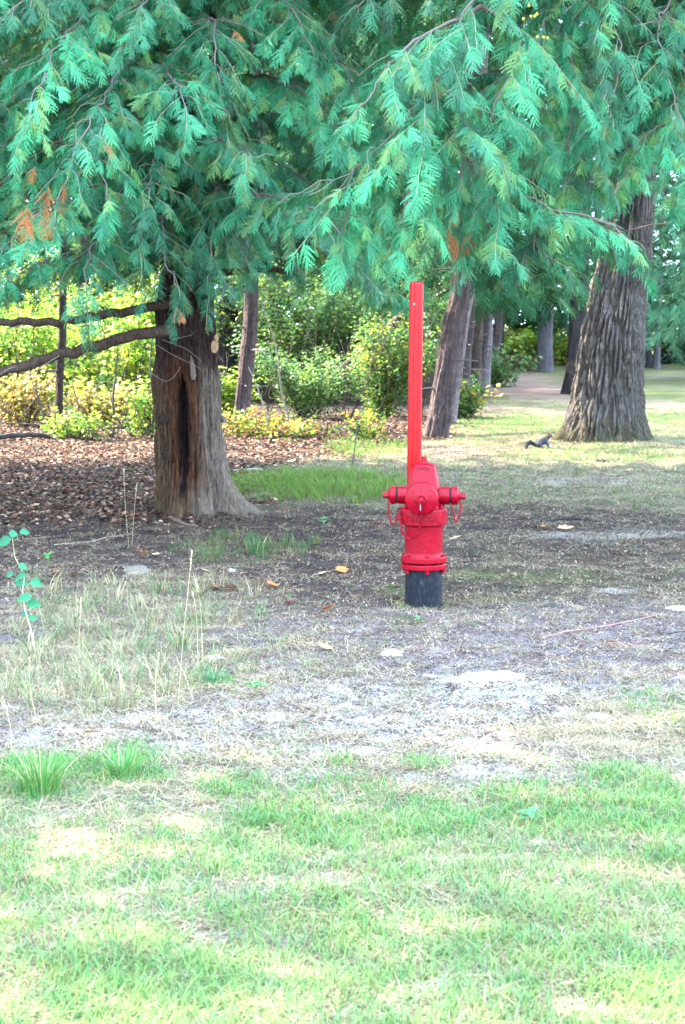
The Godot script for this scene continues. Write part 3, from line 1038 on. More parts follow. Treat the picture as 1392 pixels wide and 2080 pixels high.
func build_shrubs() -> void:
	var sun_painted := [Color(0.17, 0.30, 0.028), Color(0.25, 0.31, 0.03), Color(0.10, 0.22, 0.025), Color(0.28, 0.31, 0.05)]  # leaf colours brightened to stand in for sun on the brush
	var gold := [Color(0.30, 0.24, 0.05), Color(0.24, 0.22, 0.05), Color(0.32, 0.20, 0.06), Color(0.20, 0.20, 0.04)]
	var green := [Color(0.045, 0.10, 0.022), Color(0.06, 0.11, 0.02), Color(0.035, 0.085, 0.03)]
	var mixed := [Color(0.07, 0.15, 0.03), Color(0.11, 0.17, 0.03), Color(0.24, 0.22, 0.03), Color(0.05, 0.12, 0.04)]
	var feathery := [Color(0.08, 0.16, 0.04), Color(0.11, 0.19, 0.045), Color(0.15, 0.20, 0.04), Color(0.06, 0.13, 0.05)]
	shrub("tall yellow-green bush filling the gap beside the cedar trunk on its left", 285, 850, 0.6, 1.75, 165, sun_painted)
	shrub("sunlit lime bush behind the dark sapling trunk", 190, 836, 0.8, 1.9, 165, sun_painted)
	shrub("lime-leaved bush at the far left under the long cedar limb", 70, 846, 0.8, 1.7, 165, sun_painted)
	shrub("big bush of pale leaves partly beyond the left edge", -40, 850, 0.9, 1.9, 165, sun_painted)
	shrub("loose golden bracken between the dark sapling and the bare stem", 205, 868, 0.6, 0.7, 110, gold, 0.8, "bracken")
	shrub("loose golden bracken left of the dark sapling", 50, 866, 0.7, 0.75, 110, gold, 0.8, "bracken")
	shrub("thin yellow-leaved sprouts against the left side of the cedar", 300, 885, 0.35, 0.6, 80, sun_painted, 0.75)
	shrub("thin bright sprouts behind the fallen black branch", 150, 892, 0.7, 0.32, 80, sun_painted, 0.65)
	shrub("tall lime bush far behind the left brush", 110, 812, 1.7, 2.7, 220, sun_painted, 1.1)
	shrub("tall lime bush far behind the cedar trunk", 300, 812, 1.6, 2.8, 220, sun_painted, 1.1)
	shrub("tall lime bush deepest in the wood at the far left", 10, 806, 1.8, 2.9, 220, sun_painted, 1.2)
	shrub("leafy bush between the cedar and the sunlit brown trunk", 455, 850, 0.4, 0.8, 110, sun_painted, 0.8)
	shrub("tall bush with yellow flecks behind the sunlit brown trunk", 535, 812, 1.4, 2.5, 420, feathery, 0.9)
	shrub("yellow and orange sprouts at the foot of the sunlit trunk", 500, 884, 0.7, 0.34, 120, [Color(0.34, 0.30, 0.03), Color(0.17, 0.24, 0.028), Color(0.30, 0.16, 0.04), Color(0.09, 0.16, 0.025)], 0.5)
	shrub("sparse orange and yellow sprouts between the cedar and the long grass", 590, 888, 0.7, 0.2, 60, [Color(0.34, 0.28, 0.03), Color(0.17, 0.24, 0.028), Color(0.30, 0.14, 0.04)], 0.6)
	shrub("grey-green feathery bush in front of the leaning dead branch", 620, 852, 1.1, 1.15, 520, feathery, 0.55)
	shrub("fine-leaved bush with yellowing leaves left of the marker post", 775, 846, 1.0, 1.5, 620, mixed, 0.6)
	shrub("tall shady bush behind the marker post", 800, 818, 1.5, 2.6, 600, feathery, 0.75)
	shrub("tall fine-leaved bush left of the leaning dead branch", 620, 818, 1.4, 2.5, 520, feathery, 0.75)
	shrub("tall loose bush between the leaning dead branch and the post", 705, 812, 1.4, 2.6, 520, feathery, 0.75)
	shrub("low yellow sprigs at the edge of the long grass", 745, 893, 0.5, 0.30, 50, [Color(0.34, 0.30, 0.03), Color(0.15, 0.21, 0.03), Color(0.08, 0.15, 0.03)], 0.6)
	shrub("low green plants at the foot of the nearest leaning pine", 935, 848, 0.4, 0.55, 110, [Color(0.06, 0.14, 0.03), Color(0.25, 0.22, 0.03), Color(0.06, 0.12, 0.03)], 0.8)
	shrub("light green plants beside the flared pine foot", 1010, 785, 0.7, 0.75, 120, [Color(0.10, 0.19, 0.04), Color(0.07, 0.15, 0.04)])
	shrub("sunlit yellow-green bush at the end of the path", 1040, 742, 2.0, 0.9, 320, sun_painted, 1.5)
	shrub("yellow bush between the two far trunks behind the oak", 1133, 742, 1.2, 0.95, 260, sun_painted, 1.5)
	shrub("brown bracken heap at the end of the path", 1060, 752, 0.9, 0.35, 120, [Color(0.16, 0.09, 0.05), Color(0.11, 0.10, 0.03)], 1.0, "bracken")
	shrub("pale blue-green bush far off right of the oak", 1365, 738, 3.4, 3.2, 420, [Color(0.05, 0.13, 0.075), Color(0.08, 0.17, 0.11), Color(0.04, 0.10, 0.06)], 1.7)
	shrub("dark round bush behind the grey far trunk", 1080, 738, 3.0, 2.6, 420, green, 1.6)

# ---------------------------------------------------------------- cedars
const CEDAR_COLS := [Color(0.024, 0.16, 0.062), Color(0.036, 0.195, 0.075), Color(0.016, 0.115, 0.048), Color(0.075, 0.165, 0.040)]

func bough(tree: Node3D, store: Dictionary, ctrl: Array, r0: float, density := 1.0, dim := 1.0) -> void:
	var pts := []
	for c in ctrl:
		pts.append((at(c[0], c[1] - (48.0 if pts.size() else 0.0), c[2]) if c is Array else c) - tree.position)
	var pl := curve_points(pts, 0.05)
	for k in range(1, pl.size()):
		pl[k] += Vector3(nz_b.get_noise_2d(k * 3.5, pl[0].x * 90.0), nz_b.get_noise_2d(pl[0].y * 90.0, k * 3.5), nz_b.get_noise_2d(k * 3.5 + 300.0, pl[0].z * 40.0)) * 0.035
	var n := pl.size()
	var mb := MB.new()
	var grey := Color(0.11, 0.09, 0.075)
	var tone := rf(0.42, 1.45)
	mb.tube(pl, taper(n, r0 * 0.5, 0.0025), 7, Color(0.075, 0.055, 0.046), grey)
	var total := n * 0.05
	var heroes := []
	var side := 1.0
	var s := total * 0.12
	while s < total:
		var k := clampi(int(s / 0.05), 0, n - 2)
		var q := s / total
		var tng := (pl[k + 1] - pl[maxi(k - 1, 0)]).normalized()
		var lat := tng.cross(Vector3.UP)
		if lat.length() < 0.2:
			lat = Vector3(rf(-1, 1), 0, rf(-1, 1))
		lat = lat.normalized()
		side = -side
		var l := lerpf(0.62, 0.20, pow(q, 0.8)) * rf(0.6, 1.2)
		var dir := (lat * side * rf(0.5, 1.0) + tng * rf(0.4, 0.9) + Vector3(rf(-0.2, 0.2), rf(-0.35, 0.18), rf(-0.2, 0.2))).normalized()
		if q > 0.93:
			dir = (tng + Vector3(0, -0.2, 0)).normalized()
		var tp := PackedVector3Array()
		var seg := 5
		var kink := Vector3(rf(-1, 1), rf(-1, 1), rf(-1, 1)) * 0.03
		for j in seg + 1:
			var t := float(j) / seg
			tp.append(pl[k] + dir * l * t + Vector3(0, -0.24 * l * t * t, 0) + kink * sin(t * 5.0))
		mb.tube(tp, taper(seg + 1, 0.0024, 0.0011), 4, grey, Color(0.24, 0.19, 0.13), false)
		# sprays along the twig
		var m := maxi(2, int(l / 0.034))
		for j in m:
			var t := (j + 0.7) / m
			var jj := clampi(int(t * seg), 0, seg - 1)
			var p := tp[jj].lerp(tp[jj + 1], clampf(t * seg - jj, 0, 1))
			var td := (tp[jj + 1] - tp[jj]).normalized()
			var s2 := 1.0 if j % 2 == 0 else -1.0
			var lat2 := td.cross(Vector3(rf(-0.3, 0.3), 1, rf(-0.3, 0.3))).normalized()
			var sd := (td * rf(0.5, 0.9) + lat2 * s2 * rf(0.3, 0.7) + Vector3(0, rf(-0.9, -0.15), 0)).normalized()
			if j == m - 1:
				sd = (td + Vector3(0, rf(-0.5, -0.1), 0)).normalized()
			var b := basis_for(sd, lat2 + Vector3(rf(-0.5, 0.5), rf(-0.5, 0.5), rf(-0.5, 0.5)), rf(0.08, 0.165))
			var v := rng.randi() % 5
			var col := jitter(CEDAR_COLS[rng.randi() % 4] if rng.randf() < 0.8 else CEDAR_COLS[0], 0.2) * tone
			if rng.randf() < 0.003:
				col = Color(0.26, 0.10, 0.03)
			var xf := Transform3D(b, p)
			heroes.append([xf, v, col])
		s += rf(0.038, 0.068) / density
	var o := part("bough", mb.done(), mats.wood, tree)
	for h in heroes:
		var w: Vector3 = h[0].origin + tree.position
		var front: bool = w.z > -10.25 and store.n < 280 and rng.randf() < 0.09
		if front:
			var mi := MeshInstance3D.new()
			mi.name = "spray"
			mi.mesh = spray_meshes[h[1]]
			mi.material_override = cedar_tint(rng.randi() % 6)
			mi.transform = h[0]
			o.add_child(mi, true)
			store.n += 1
		else:
			store.xf[h[1]].append(h[0])
			store.cc[h[1]].append(h[2])

func cedar_tint(k: int) -> StandardMaterial3D:
	var key := "cedar%d" % k
	if not mats.has(key):
		var m := vmat(0.5, Color(0.3, 0.3, 0.3), 0.34)
		var c: Color = CEDAR_COLS[k % 4]
		m.albedo_color = (c * (0.9 + 0.06 * k)).linear_to_srgb()
		mats[key] = m
	return mats[key]

func new_store() -> Dictionary:
	var d := {"n": 0, "xf": [], "cc": []}
	for k in 5:
		d.xf.append([])
		d.cc.append(PackedColorArray())
	return d

func finish_store(tree: Node3D, d: Dictionary) -> void:
	for k in 5:
		if d.xf[k].size():
			scatter("foliage", spray_meshes[k], mats.cedar, d.xf[k], d.cc[k], tree)

func cedar_top(tree: Node3D, knee: Vector3, from: float, to: float, wide: float, n: int) -> void:
	# the crown above the frame, out of view, thickened to shade the boughs below
	var xf := []
	var cc := PackedColorArray()
	for k in n:
		var t := rng.randf()
		var h := lerpf(from, to, t)
		var a := rf(0, TAU)
		var rr := wide * (1.0 - t * 0.8) * sqrt(rng.randf())
		var out := Vector3(cos(a), -0.6, sin(a))
		xf.append(Transform3D(basis_for(out + Vector3(rf(-0.5, 0.5), rf(-0.3, 0.3), rf(-0.5, 0.5)), Vector3(-sin(a), rf(-0.4, 0.4), cos(a)), rf(0.4, 0.65)), Vector3(knee.x + cos(a) * rr, h - rr * 0.2, knee.z + sin(a) * rr)))
		cc.append(jitter(CEDAR_COLS[rng.randi() % 4], 0.2))
	scatter("crown", spray_meshes[2], mats.cedar, xf, cc, tree)

func build_left_cedar() -> void:
	var base := ground_at(382, 1042)
	base.y = 0.0
	base.z -= 0.1
	var d := -base.z
	var tree := thing("cedar_tree", "old white cedar with a dark rotted scar down its trunk and flared roots", "tree", base)
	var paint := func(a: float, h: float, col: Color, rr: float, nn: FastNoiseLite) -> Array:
		# a: 3/2 PI faces the camera, PI is left, 0 is right
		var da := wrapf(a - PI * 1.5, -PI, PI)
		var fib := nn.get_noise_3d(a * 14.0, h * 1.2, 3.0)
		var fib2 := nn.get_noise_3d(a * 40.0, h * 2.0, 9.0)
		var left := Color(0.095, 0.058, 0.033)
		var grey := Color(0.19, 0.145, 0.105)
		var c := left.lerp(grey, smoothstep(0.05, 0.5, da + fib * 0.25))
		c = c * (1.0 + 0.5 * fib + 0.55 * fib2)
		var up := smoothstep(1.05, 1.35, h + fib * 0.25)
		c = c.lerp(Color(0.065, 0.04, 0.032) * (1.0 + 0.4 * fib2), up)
		# red-brown stripped wood round the scar
		var mid := -0.12 + 0.10 * sin(h * 2.2)
		var halo := smoothstep(0.66, 0.36, absf(da - mid - 0.05) + fib * 0.3) * smoothstep(1.38, 1.15, h) * smoothstep(0.10, 0.45, h)
		c = c.lerp(Color(0.085, 0.032, 0.016) * (1.0 + 0.5 * fib2), halo * 0.85)
		var streak := smoothstep(0.25, 0.5, fib2) * halo
		c = c.lerp(Color(0.22, 0.075, 0.022), streak * 0.6)
		# the rotted hollow
		var wide := (0.25 + fib * 0.12) * smoothstep(1.18, 0.95, h) * (0.45 + 0.55 * smoothstep(0.1, 0.7, h))
		var hole := smoothstep(1.0, 0.45, absf(da - mid + fib * 0.06) / maxf(wide + nn.get_noise_2d(a * 9.0, h * 7.0) * 0.13, 0.02)) * smoothstep(0.12, 0.3, h) * smoothstep(1.2, 1.1, h)
		c = c.lerp(Color(0.012, 0.008, 0.008), hole * 0.95)
		rr -= hole * 0.07 * smoothstep(0.2, 0.6, h)
		rr += fib * 0.026 + fib2 * 0.016 + nn.get_noise_3d(cos(a) * 2.5, h * 2.6, sin(a) * 2.5) * 0.03
		# seam on the left of the hollow
		var seam := smoothstep(0.07, 0.0, absf(da - mid + 0.38))
		rr -= seam * 0.025
		return [c, rr]
	var lobes := [[TAU * 0.975, 0.46, 0.17, 0.32], [PI * 1.40, 0.17, 0.24, 0.24], [PI * 1.70, 0.12, 0.3, 0.18], [PI * 1.18, 0.10, 0.18, 0.25], [PI * 0.5, 0.25, 0.25, 0.6], [PI * 1.93, 0.10, 0.35, 0.25]]
	var path := [Vector3(0, -0.08, 0), at(382, 900, d) - base, at(379, 750, d) - base, at(378, 620, d) - base, at(388, 450, d) - base, at(396, 200, d) - base, at(400, -100, d) - base, Vector3(0.1, 7.5, -0.2)]
	var m := trunk_mesh(path, [[-0.2, 0.245], [0.1, 0.238], [0.6, 0.238], [1.15, 0.245], [1.45, 0.22], [1.9, 0.19], [3.0, 0.15], [7.5, 0.04]], 220, 320,
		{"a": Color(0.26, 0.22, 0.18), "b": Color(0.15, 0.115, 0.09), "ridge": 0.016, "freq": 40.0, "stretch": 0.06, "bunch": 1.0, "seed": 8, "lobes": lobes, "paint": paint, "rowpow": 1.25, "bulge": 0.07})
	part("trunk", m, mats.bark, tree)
	# sawn-off stubs
	cut_stub(tree, at(436, 704, d - 0.13) - base, Vector3(0.55, 0.1, 0.85), 0.034, 0.05, 1.5)
	cut_stub(tree, at(440, 686, d - 0.12) - base, Vector3(0.65, 0.15, 0.75), 0.022, 0.05, 1.2)
	var sb := MB.new()
	sb.tube(PackedVector3Array([at(436, 845, d) - base, at(448, 850, d - 0.03) - base, at(458, 854, d - 0.06) - base]), PackedFloat32Array([0.03, 0.022, 0.02]), 9, Color(0.2, 0.17, 0.15), Color(0.26, 0.22, 0.19))
	part("branch_stub", sb.done(), mats.bark, tree)
	for q in [[328, 848, 0.20, 0.036], [334, 922, 0.20, 0.030], [352, 700, 0.24, 0.028], [402, 690, 0.25, 0.024]]:
		var kb := MB.new()
		var kp := at(q[0], q[1], d - q[2]) - base
		var out := Vector3(kp.x, 0.1, kp.z).normalized()
		kb.lathe(PackedVector2Array([Vector2(q[3] * 1.5, -0.03), Vector2(q[3] * 1.1, 0.0), Vector2(q[3] * 0.8, 0.016), Vector2(q[3] * 0.45, 0.018), Vector2(q[3] * 0.25, 0.004), Vector2(0.0005, 0.0)]), 14, Transform3D(basis_for(out, Vector3(0.3, 1, 0), 1.0), kp), Color(0.055, 0.036, 0.025))
		part("knot", kb.done(), mats.bark, tree)
	# torn splinter hanging over the hollow
	var sp := MB.new()
	sp.tube(PackedVector3Array([at(388, 722, d - 0.27) - base, at(391, 745, d - 0.29) - base, at(393, 762, d - 0.28) - base, at(393, 771, d - 0.27) - base]), PackedFloat32Array([0.006, 0.020, 0.022, 0.012]), 8, Color(0.085, 0.062, 0.048), Color(0.12, 0.092, 0.07))
	part("splinter", sp.done(), mats.wood, tree)
	# big bare limbs on the left
	for l in [[[[345, 672, 12.4], [290, 676, 12.2], [200, 700, 12.1], [100, 728, 12.0], [0, 757, 11.9], [-90, 780, 11.8]], 0.044, 0.030], [[[350, 618, 12.5], [260, 632, 12.6], [150, 650, 12.7], [40, 655, 12.8], [-80, 650, 12.9]], 0.036, 0.026], [[[400, 560, 12.5], [460, 552, 12.4], [540, 548, 12.3], [600, 556, 12.2]], 0.035, 0.015]]:
		var pts := []
		for c in l[0]:
			pts.append(at(c[0], c[1], c[2]) - base)
		var pl := curve_points(pts, 0.06)
		for k in range(2, pl.size()):
			pl[k] += Vector3(0, nz_b.get_noise_2d(k * 5.0, l[1] * 900.0) * 0.03, nz_b.get_noise_2d(l[1] * 900.0, k * 5.0) * 0.03)
		var mb := MB.new()
		mb.tube(pl, taper(pl.size(), l[1], l[2]), 12, Color(0.10, 0.066, 0.046), Color(0.12, 0.083, 0.06))
		var limb := part("limb", mb.done(), mats.bark, tree)
		for k in range(5, pl.size() - 2, 4):
			var tw := MB.new()
			var dir := Vector3(rf(-1, 1), rf(-1.0, 1.0), rf(-0.7, 0.7)).normalized() * rf(0.1, 0.45)
			tw.tube(PackedVector3Array([pl[k], pl[k] + dir * 0.5 + Vector3(rf(-0.03, 0.03), 0, 0), pl[k] + dir + Vector3(0, -0.05, 0)]), PackedFloat32Array([0.006, 0.004, 0.0015]), 5, Color(0.11, 0.085, 0.07), Color(0.2, 0.17, 0.14), false)
			part("twig", tw.done(), mats.wood, limb)
	# dead twigs across the trunk
	for l in [[[318, 700, 12.2], [350, 720, 12.0], [395, 742, 11.95], [415, 755, 11.95]], [[330, 690, 12.2], [380, 710, 12.0], [410, 735, 12.0]], [[300, 752, 12.1], [340, 775, 12.0], [368, 745, 11.98]], [[350, 690, 12.1], [390, 680, 12.0], [395, 672, 12.0]], [[340, 600, 12.1], [375, 598, 11.9], [400, 580, 11.85]]]:
		var pts := []
		for c in l:
			pts.append(at(c[0], c[1], c[2]) - base)
		var pl := curve_points(pts, 0.04)
		var mb := MB.new()
		mb.tube(pl, taper(pl.size(), 0.003, 0.0012), 5, Color(0.13, 0.11, 0.09), Color(0.16, 0.13, 0.11))
		part("twig", mb.done(), mats.wood, tree)
	# boughs
	var st := new_store()
	var list := [
		[[385, 40, 12.4], [250, 60, 11.2], [130, 120, 10.5], [60, 270, 10.1], [45, 330, 10.1]],
		[[385, 120, 12.4], [290, 150, 11.2], [190, 280, 10.3], [130, 420, 10.0], [110, 480, 10.0]],
		[[388, 130, 12.4], [330, 170, 11.2], [370, 240, 10.2], [365, 290, 10.1]],
		[[385, 240, 12.4], [260, 290, 11.0], [200, 350, 10.3], [220, 460, 10.1]],
		[[382, 330, 12.4], [200, 420, 11.3], [60, 500, 10.6], [-40, 590, 10.4]],
		[[382, 400, 12.4], [260, 470, 11.2], [180, 580, 10.6], [175, 680, 10.5]],
		[[385, 420, 12.4], [340, 480, 11.3], [335, 550, 10.8], [360, 632, 10.6]],
		[[392, 380, 12.4], [430, 420, 11.4], [432, 520, 10.9], [424, 610, 10.8]],
		[[395, 300, 12.4], [440, 330, 11.0], [500, 365, 10.3]],
		[[396, 390, 12.4], [480, 440, 11.2], [570, 450, 10.6], [650, 480, 10.2], [738, 580, 10.0]],
		[[398, 200, 12.4], [520, 200, 11.8], [620, 240, 11.3], [700, 330, 11.0]],
		[[400, 100, 12.4], [520, 100, 11.9], [640, 130, 11.3], [720, 220, 11.0]],
		[[400, 0, 12.4], [520, 20, 11.7], [600, 80, 11.1], [640, 190, 10.9]],
		[[400, -80, 12.4], [220, -40, 11.2], [60, 40, 10.4], [-20, 120, 10.2]],
		[[390, 330, 12.4], [500, 390, 11.9], [560, 480, 11.7], [600, 545, 11.6]],
		[[384, 450, 12.4], [230, 540, 11.7], [70, 590, 11.3], [-50, 640, 11.1]],
		[[384, 300, 12.4], [150, 330, 11.8], [0, 420, 11.4], [-80, 470, 11.2]],
		[[384, 180, 12.4], [200, 180, 11.8], [40, 230, 11.3], [-60, 330, 11.0]],
		[[390, 60, 12.4], [430, 90, 11.0], [440, 200, 10.5], [460, 280, 10.4]],
		[[386, 300, 12.4], [330, 350, 11.0], [300, 440, 10.4], [290, 520, 10.3]],
		[[390, 420, 12.4], [480, 470, 11.6], [500, 540, 11.4], [495, 580, 11.4]],
		[[384, -60, 12.4], [330, -40, 11.0], [300, 40, 10.4], [250, 120, 10.2]],
		[[384, 10, 12.4], [160, -10, 11.6], [20, 0, 11.2], [-80, 60, 11.0]],
		[[398, 260, 12.6], [560, 280, 12.6], [680, 360, 12.4], [720, 430, 12.3]],
		[[400, 30, 12.6], [560, -10, 12.6], [720, 40, 12.6], [800, 130, 12.5]],
		[[396, 340, 12.6], [480, 350, 12.2], [600, 400, 12.0], [690, 470, 11.9]],
		[[386, 480, 12.6], [300, 540, 12.0], [250, 590, 11.7]],
		[[384, 100, 12.4], [160, 130, 11.9], [30, 200, 11.6], [-60, 300, 11.5]],
		[[384, 220, 12.6], [180, 260, 12.4], [20, 330, 12.2], [-60, 420, 12.0]],
		[[384, 0, 12.6], [140, 40, 12.4], [0, 110, 12.2], [-80, 210, 12.0]],
		[[386, 380, 12.4], [120, 480, 12.0], [10, 560, 11.8], [-40, 600, 11.8]],
	]
	for l in list:
		bough(tree, st, l, 0.03)
	for k in 10: # behind the trunk
		var a := rf(0.1, PI - 0.1)
		var h := rf(1.9, 3.8)
		var s := base + Vector3(0, h, 0)
		bough(tree, st, [s, s + Vector3(cos(a) * 0.9, 0.1, -sin(a) * 0.9), s + Vector3(cos(a) * 1.9, -0.35, -sin(a) * 1.9)], 0.03, 0.7)
	finish_store(tree, st)
	cedar_top(tree, Vector3(0.05, 0, 0), 4.6, 8.5, 3.0, 1900)
	# dead rust-brown sprays hanging on the left
	for p in [[55, 440, 0.30], [98, 400, 0.26], [98, 448, 0.24], [128, 395, 0.16], [70, 360, 0.14], [128, 430, 0.12]]:
		dead_spray(tree, at(p[0], p[1] - 22, 10.0) - base, p[2] * 0.7)

func dead_spray(tree: Node3D, p: Vector3, size: float) -> void:
	var mi := MeshInstance3D.new()
	mi.name = "dead_spray"
	mi.mesh = spray_meshes[rng.randi() % 5]
	mi.material_override = tint_mat(Color(0.20, 0.06, 0.014))
	mi.transform = Transform3D(basis_for(Vector3(rf(-0.25, 0.25), -1, rf(-0.1, 0.1)), Vector3(1, rf(-0.3, 0.3), rf(-0.7, 0.7)), size), p)
	mi.set_meta("label", "rust-brown dead spray")
	tree.add_child(mi, true)

func cut_stub(tree: Node3D, p: Vector3, dir: Vector3, r: float, l: float, tall: float) -> void:
	var y := dir.normalized()
	var b := basis_for(y, Vector3(0.2, 1, 0), 1.0)
	b = Basis(b.x * tall, b.y, b.z)
	var mb := MB.new()
	mb.lathe(PackedVector2Array([Vector2(r * 1.15, -l), Vector2(r, 0.0)]), 20, Transform3D(b, p), Color(0.13, 0.09, 0.07))
	var o := part("branch_stub", mb.done(), mats.bark, tree)
	var f := MB.new()
	f.lathe(PackedVector2Array([Vector2(r, 0.0), Vector2(r * 0.9, 0.004), Vector2(r * 0.5, 0.005), Vector2(0.0005, 0.004)]), 20, Transform3D(b, p), Color(0.42, 0.25, 0.13))
	part("sawn_face", f.done(), mats.stone, o)

func build_right_cedar() -> void:
	var base := Vector3(2.95, 0, -11.6)
	var tree := thing("cedar_tree", "white cedar beyond the right edge whose long boughs droop above the hydrant", "tree", base)
	var m := trunk_mesh([Vector3(0, -0.08, 0), Vector3(-0.02, 1.5, 0), Vector3(-0.1, 3.0, 0.1), Vector3(-0.05, 5.0, 0), Vector3(0, 8.0, 0)], [[-0.2, 0.26], [0.3, 0.2], [1.5, 0.18], [4.0, 0.13], [8.0, 0.04]], 80, 120, {"a": Color(0.25, 0.2, 0.17), "b": Color(0.13, 0.1, 0.08), "ridge": 0.014, "freq": 40.0, "stretch": 0.06, "seed": 21, "lobes": [[PI, 0.12, 0.2, 0.4], [PI * 1.5, 0.12, 0.2, 0.4]]})
	part("trunk", m, mats.bark, tree)
	var t0 := base + Vector3(-0.1, 4.6, 0.1)
	var st := new_store()
	var list := [
		[t0, [1150, -120, 10.2], [980, 20, 9.5], [895, 190, 9.3], [800, 320, 9.2], [705, 400, 9.2], [640, 420, 9.2]],
		[[985, 15, 9.5], [840, 130, 9.3], [760, 230, 9.2], [705, 300, 9.2]],
		[[895, 190, 9.3], [850, 320, 9.3], [825, 430, 9.3], [830, 530, 9.3]],
		[[895, 190, 9.3], [930, 250, 9.4], [935, 350, 9.4], [930, 430, 9.4]],
		[[980, 20, 9.5], [1060, 120, 9.5], [1010, 260, 9.4], [985, 350, 9.4]],
		[t0, [1250, -60, 10.6], [1130, 60, 10.2], [1080, 180, 10.0], [1110, 330, 9.9]],
		[t0, [1400, 40, 10.8], [1280, 160, 10.4], [1200, 290, 10.1], [1225, 380, 10.0]],
		[t0, [1460, 120, 10.8], [1390, 250, 10.5], [1300, 340, 10.3], [1270, 410, 10.2]],
		[[935, 250, 9.5], [1000, 400, 9.8], [1100, 465, 9.8], [1200, 490, 9.7], [1290, 540, 9.7]],
		[[1130, 60, 10.2], [1170, 200, 10.2], [1160, 330, 10.2], [1150, 420, 10.2]],
		[t0, [1300, -60, 11.0], [1050, -60, 10.8], [850, -20, 10.6], [720, 60, 10.4]],
		[t0, [1450, 200, 11.2], [1400, 330, 10.8], [1375, 430, 10.7]],
		[t0, [1300, 30, 11.3], [1150, 120, 11.3], [980, 240, 11.2], [900, 380, 11.2]],
		[t0, [1320, 100, 11.5], [1180, 220, 11.5], [1050, 350, 11.4], [980, 460, 11.4], [960, 520, 11.4]],
		[t0, [1380, 150, 11.6], [1260, 300, 11.5], [1150, 420, 11.4], [1080, 520, 11.4]],
		[t0, [1200, -30, 11.6], [1000, 60, 11.6], [860, 160, 11.5], [770, 300, 11.4]],
		[[800, 320, 9.2], [760, 400, 9.25], [700, 480, 9.3], [690, 530, 9.3]],
		[t0, [1380, 20, 10.5], [1340, 100, 10.0], [1360, 220, 9.8], [1385, 300, 9.7]],
		[t0, [1300, -60, 10.6], [1230, 30, 10.0], [1260, 150, 9.8], [1240, 260, 9.7]],
		[[1100, 465, 9.8], [1090, 510, 9.8], [1085, 560, 9.8]],
		[[1000, 400, 9.8], [980, 470, 9.8], [1010, 530, 9.8]],
		[t0, [1200, 0, 12.0], [900, -20, 12.0], [700, 60, 12.0], [600, 180, 12.0]],
		[t0, [1250, 120, 12.2], [1000, 200, 12.4], [800, 300, 12.4], [640, 380, 12.2]],
		[t0, [1300, 230, 12.2], [1150, 330, 12.3], [950, 420, 12.4], [840, 480, 12.3]],
		[t0, [1330, 260, 12.0], [1230, 380, 12.0], [1180, 480, 11.9]],
	]
	for l in list:
		bough(tree, st, l, 0.028)
	for k in 6:
		var a := rf(-1.2, 1.2)
		var h := rf(1.9, 3.8)
		var s := base + Vector3(0, h, 0)
		bough(tree, st, [s, s + Vector3(cos(a) * 0.9, 0.1, -sin(a) * 0.9), s + Vector3(cos(a) * 1.9, -0.35, -sin(a) * 1.9)], 0.03, 0.6)
	finish_store(tree, st)
	cedar_top(tree, Vector3.ZERO, 4.8, 8.6, 3.2, 1900)
	for p in [[922, 430, 0.14], [912, 480, 0.17], [925, 500, 0.15], [952, 490, 0.14]]:
		dead_spray(tree, at(p[0], p[1] - 20, 9.9) - base, p[2])
	# clusters of yellow-green cones
	var cm := MB.new()
	cm.lathe(PackedVector2Array([Vector2(0.0005, 0), Vector2(0.35, 0.2), Vector2(0.42, 0.5), Vector2(0.25, 0.85), Vector2(0.001, 1.0)]), 7, Transform3D.IDENTITY, Color(1, 1, 1))
	var cone := cm.done()
	for p in [[1075, 8], [1065, 35], [1078, 30], [1090, 25], [1093, 72], [1103, 72], [1112, 74], [1088, 30]]:
		var mi := MeshInstance3D.new()
		mi.name = "cone"
		mi.mesh = cone
		mi.material_override = tint_mat(Color(0.30, 0.26, 0.04))
		mi.transform = Transform3D(basis_for(Vector3(rf(-0.5, 0.5), -1, rf(-0.5, 0.5)), Vector3.RIGHT, 0.02), at(p[0], p[1], 9.4) - base)
		tree.add_child(mi, true)

# ---------------------------------------------------------------- hydrant
func paint_mat(c: Color, rough: float) -> StandardMaterial3D:
	var m := vmat(rough, Color.BLACK, 0.24)
	m.albedo_color = c.linear_to_srgb()
	var nt := noise_tex(0.012, 5, 0.25, 1.0, FastNoiseLite.TYPE_SIMPLEX_SMOOTH, 512, 31)
	nt.color_ramp.offsets = PackedFloat32Array([0.0, 0.10, 0.22, 0.5, 1.0])
	nt.color_ramp.colors = PackedColorArray([Color(0.4, 0.36, 0.36), Color(0.6, 0.58, 0.58), Color(0.82, 0.82, 0.82), Color(0.92, 0.92, 0.92), Color(1, 1, 1)])
	m.albedo_texture = nt
	m.uv1_triplanar = true
	m.uv1_scale = Vector3(6, 6, 6)
	m.heightmap_enabled = true
	m.heightmap_texture = noise_tex(0.08, 4, 0.3, 0.7, FastNoiseLite.TYPE_SIMPLEX_SMOOTH, 512, 32)
	m.heightmap_scale = 0.12
	m.cull_mode = BaseMaterial3D.CULL_BACK
	return m

func turned(mb: MB, prof: Array, sides: int, xf := Transform3D.IDENTITY, sq := 2.0, flat := 0.0) -> void:
	var p := PackedVector2Array()
	for e in prof:
		p.append(Vector2(e[0], e[1]))
	mb.lathe(p, sides, xf, Color.WHITE, sq, flat)

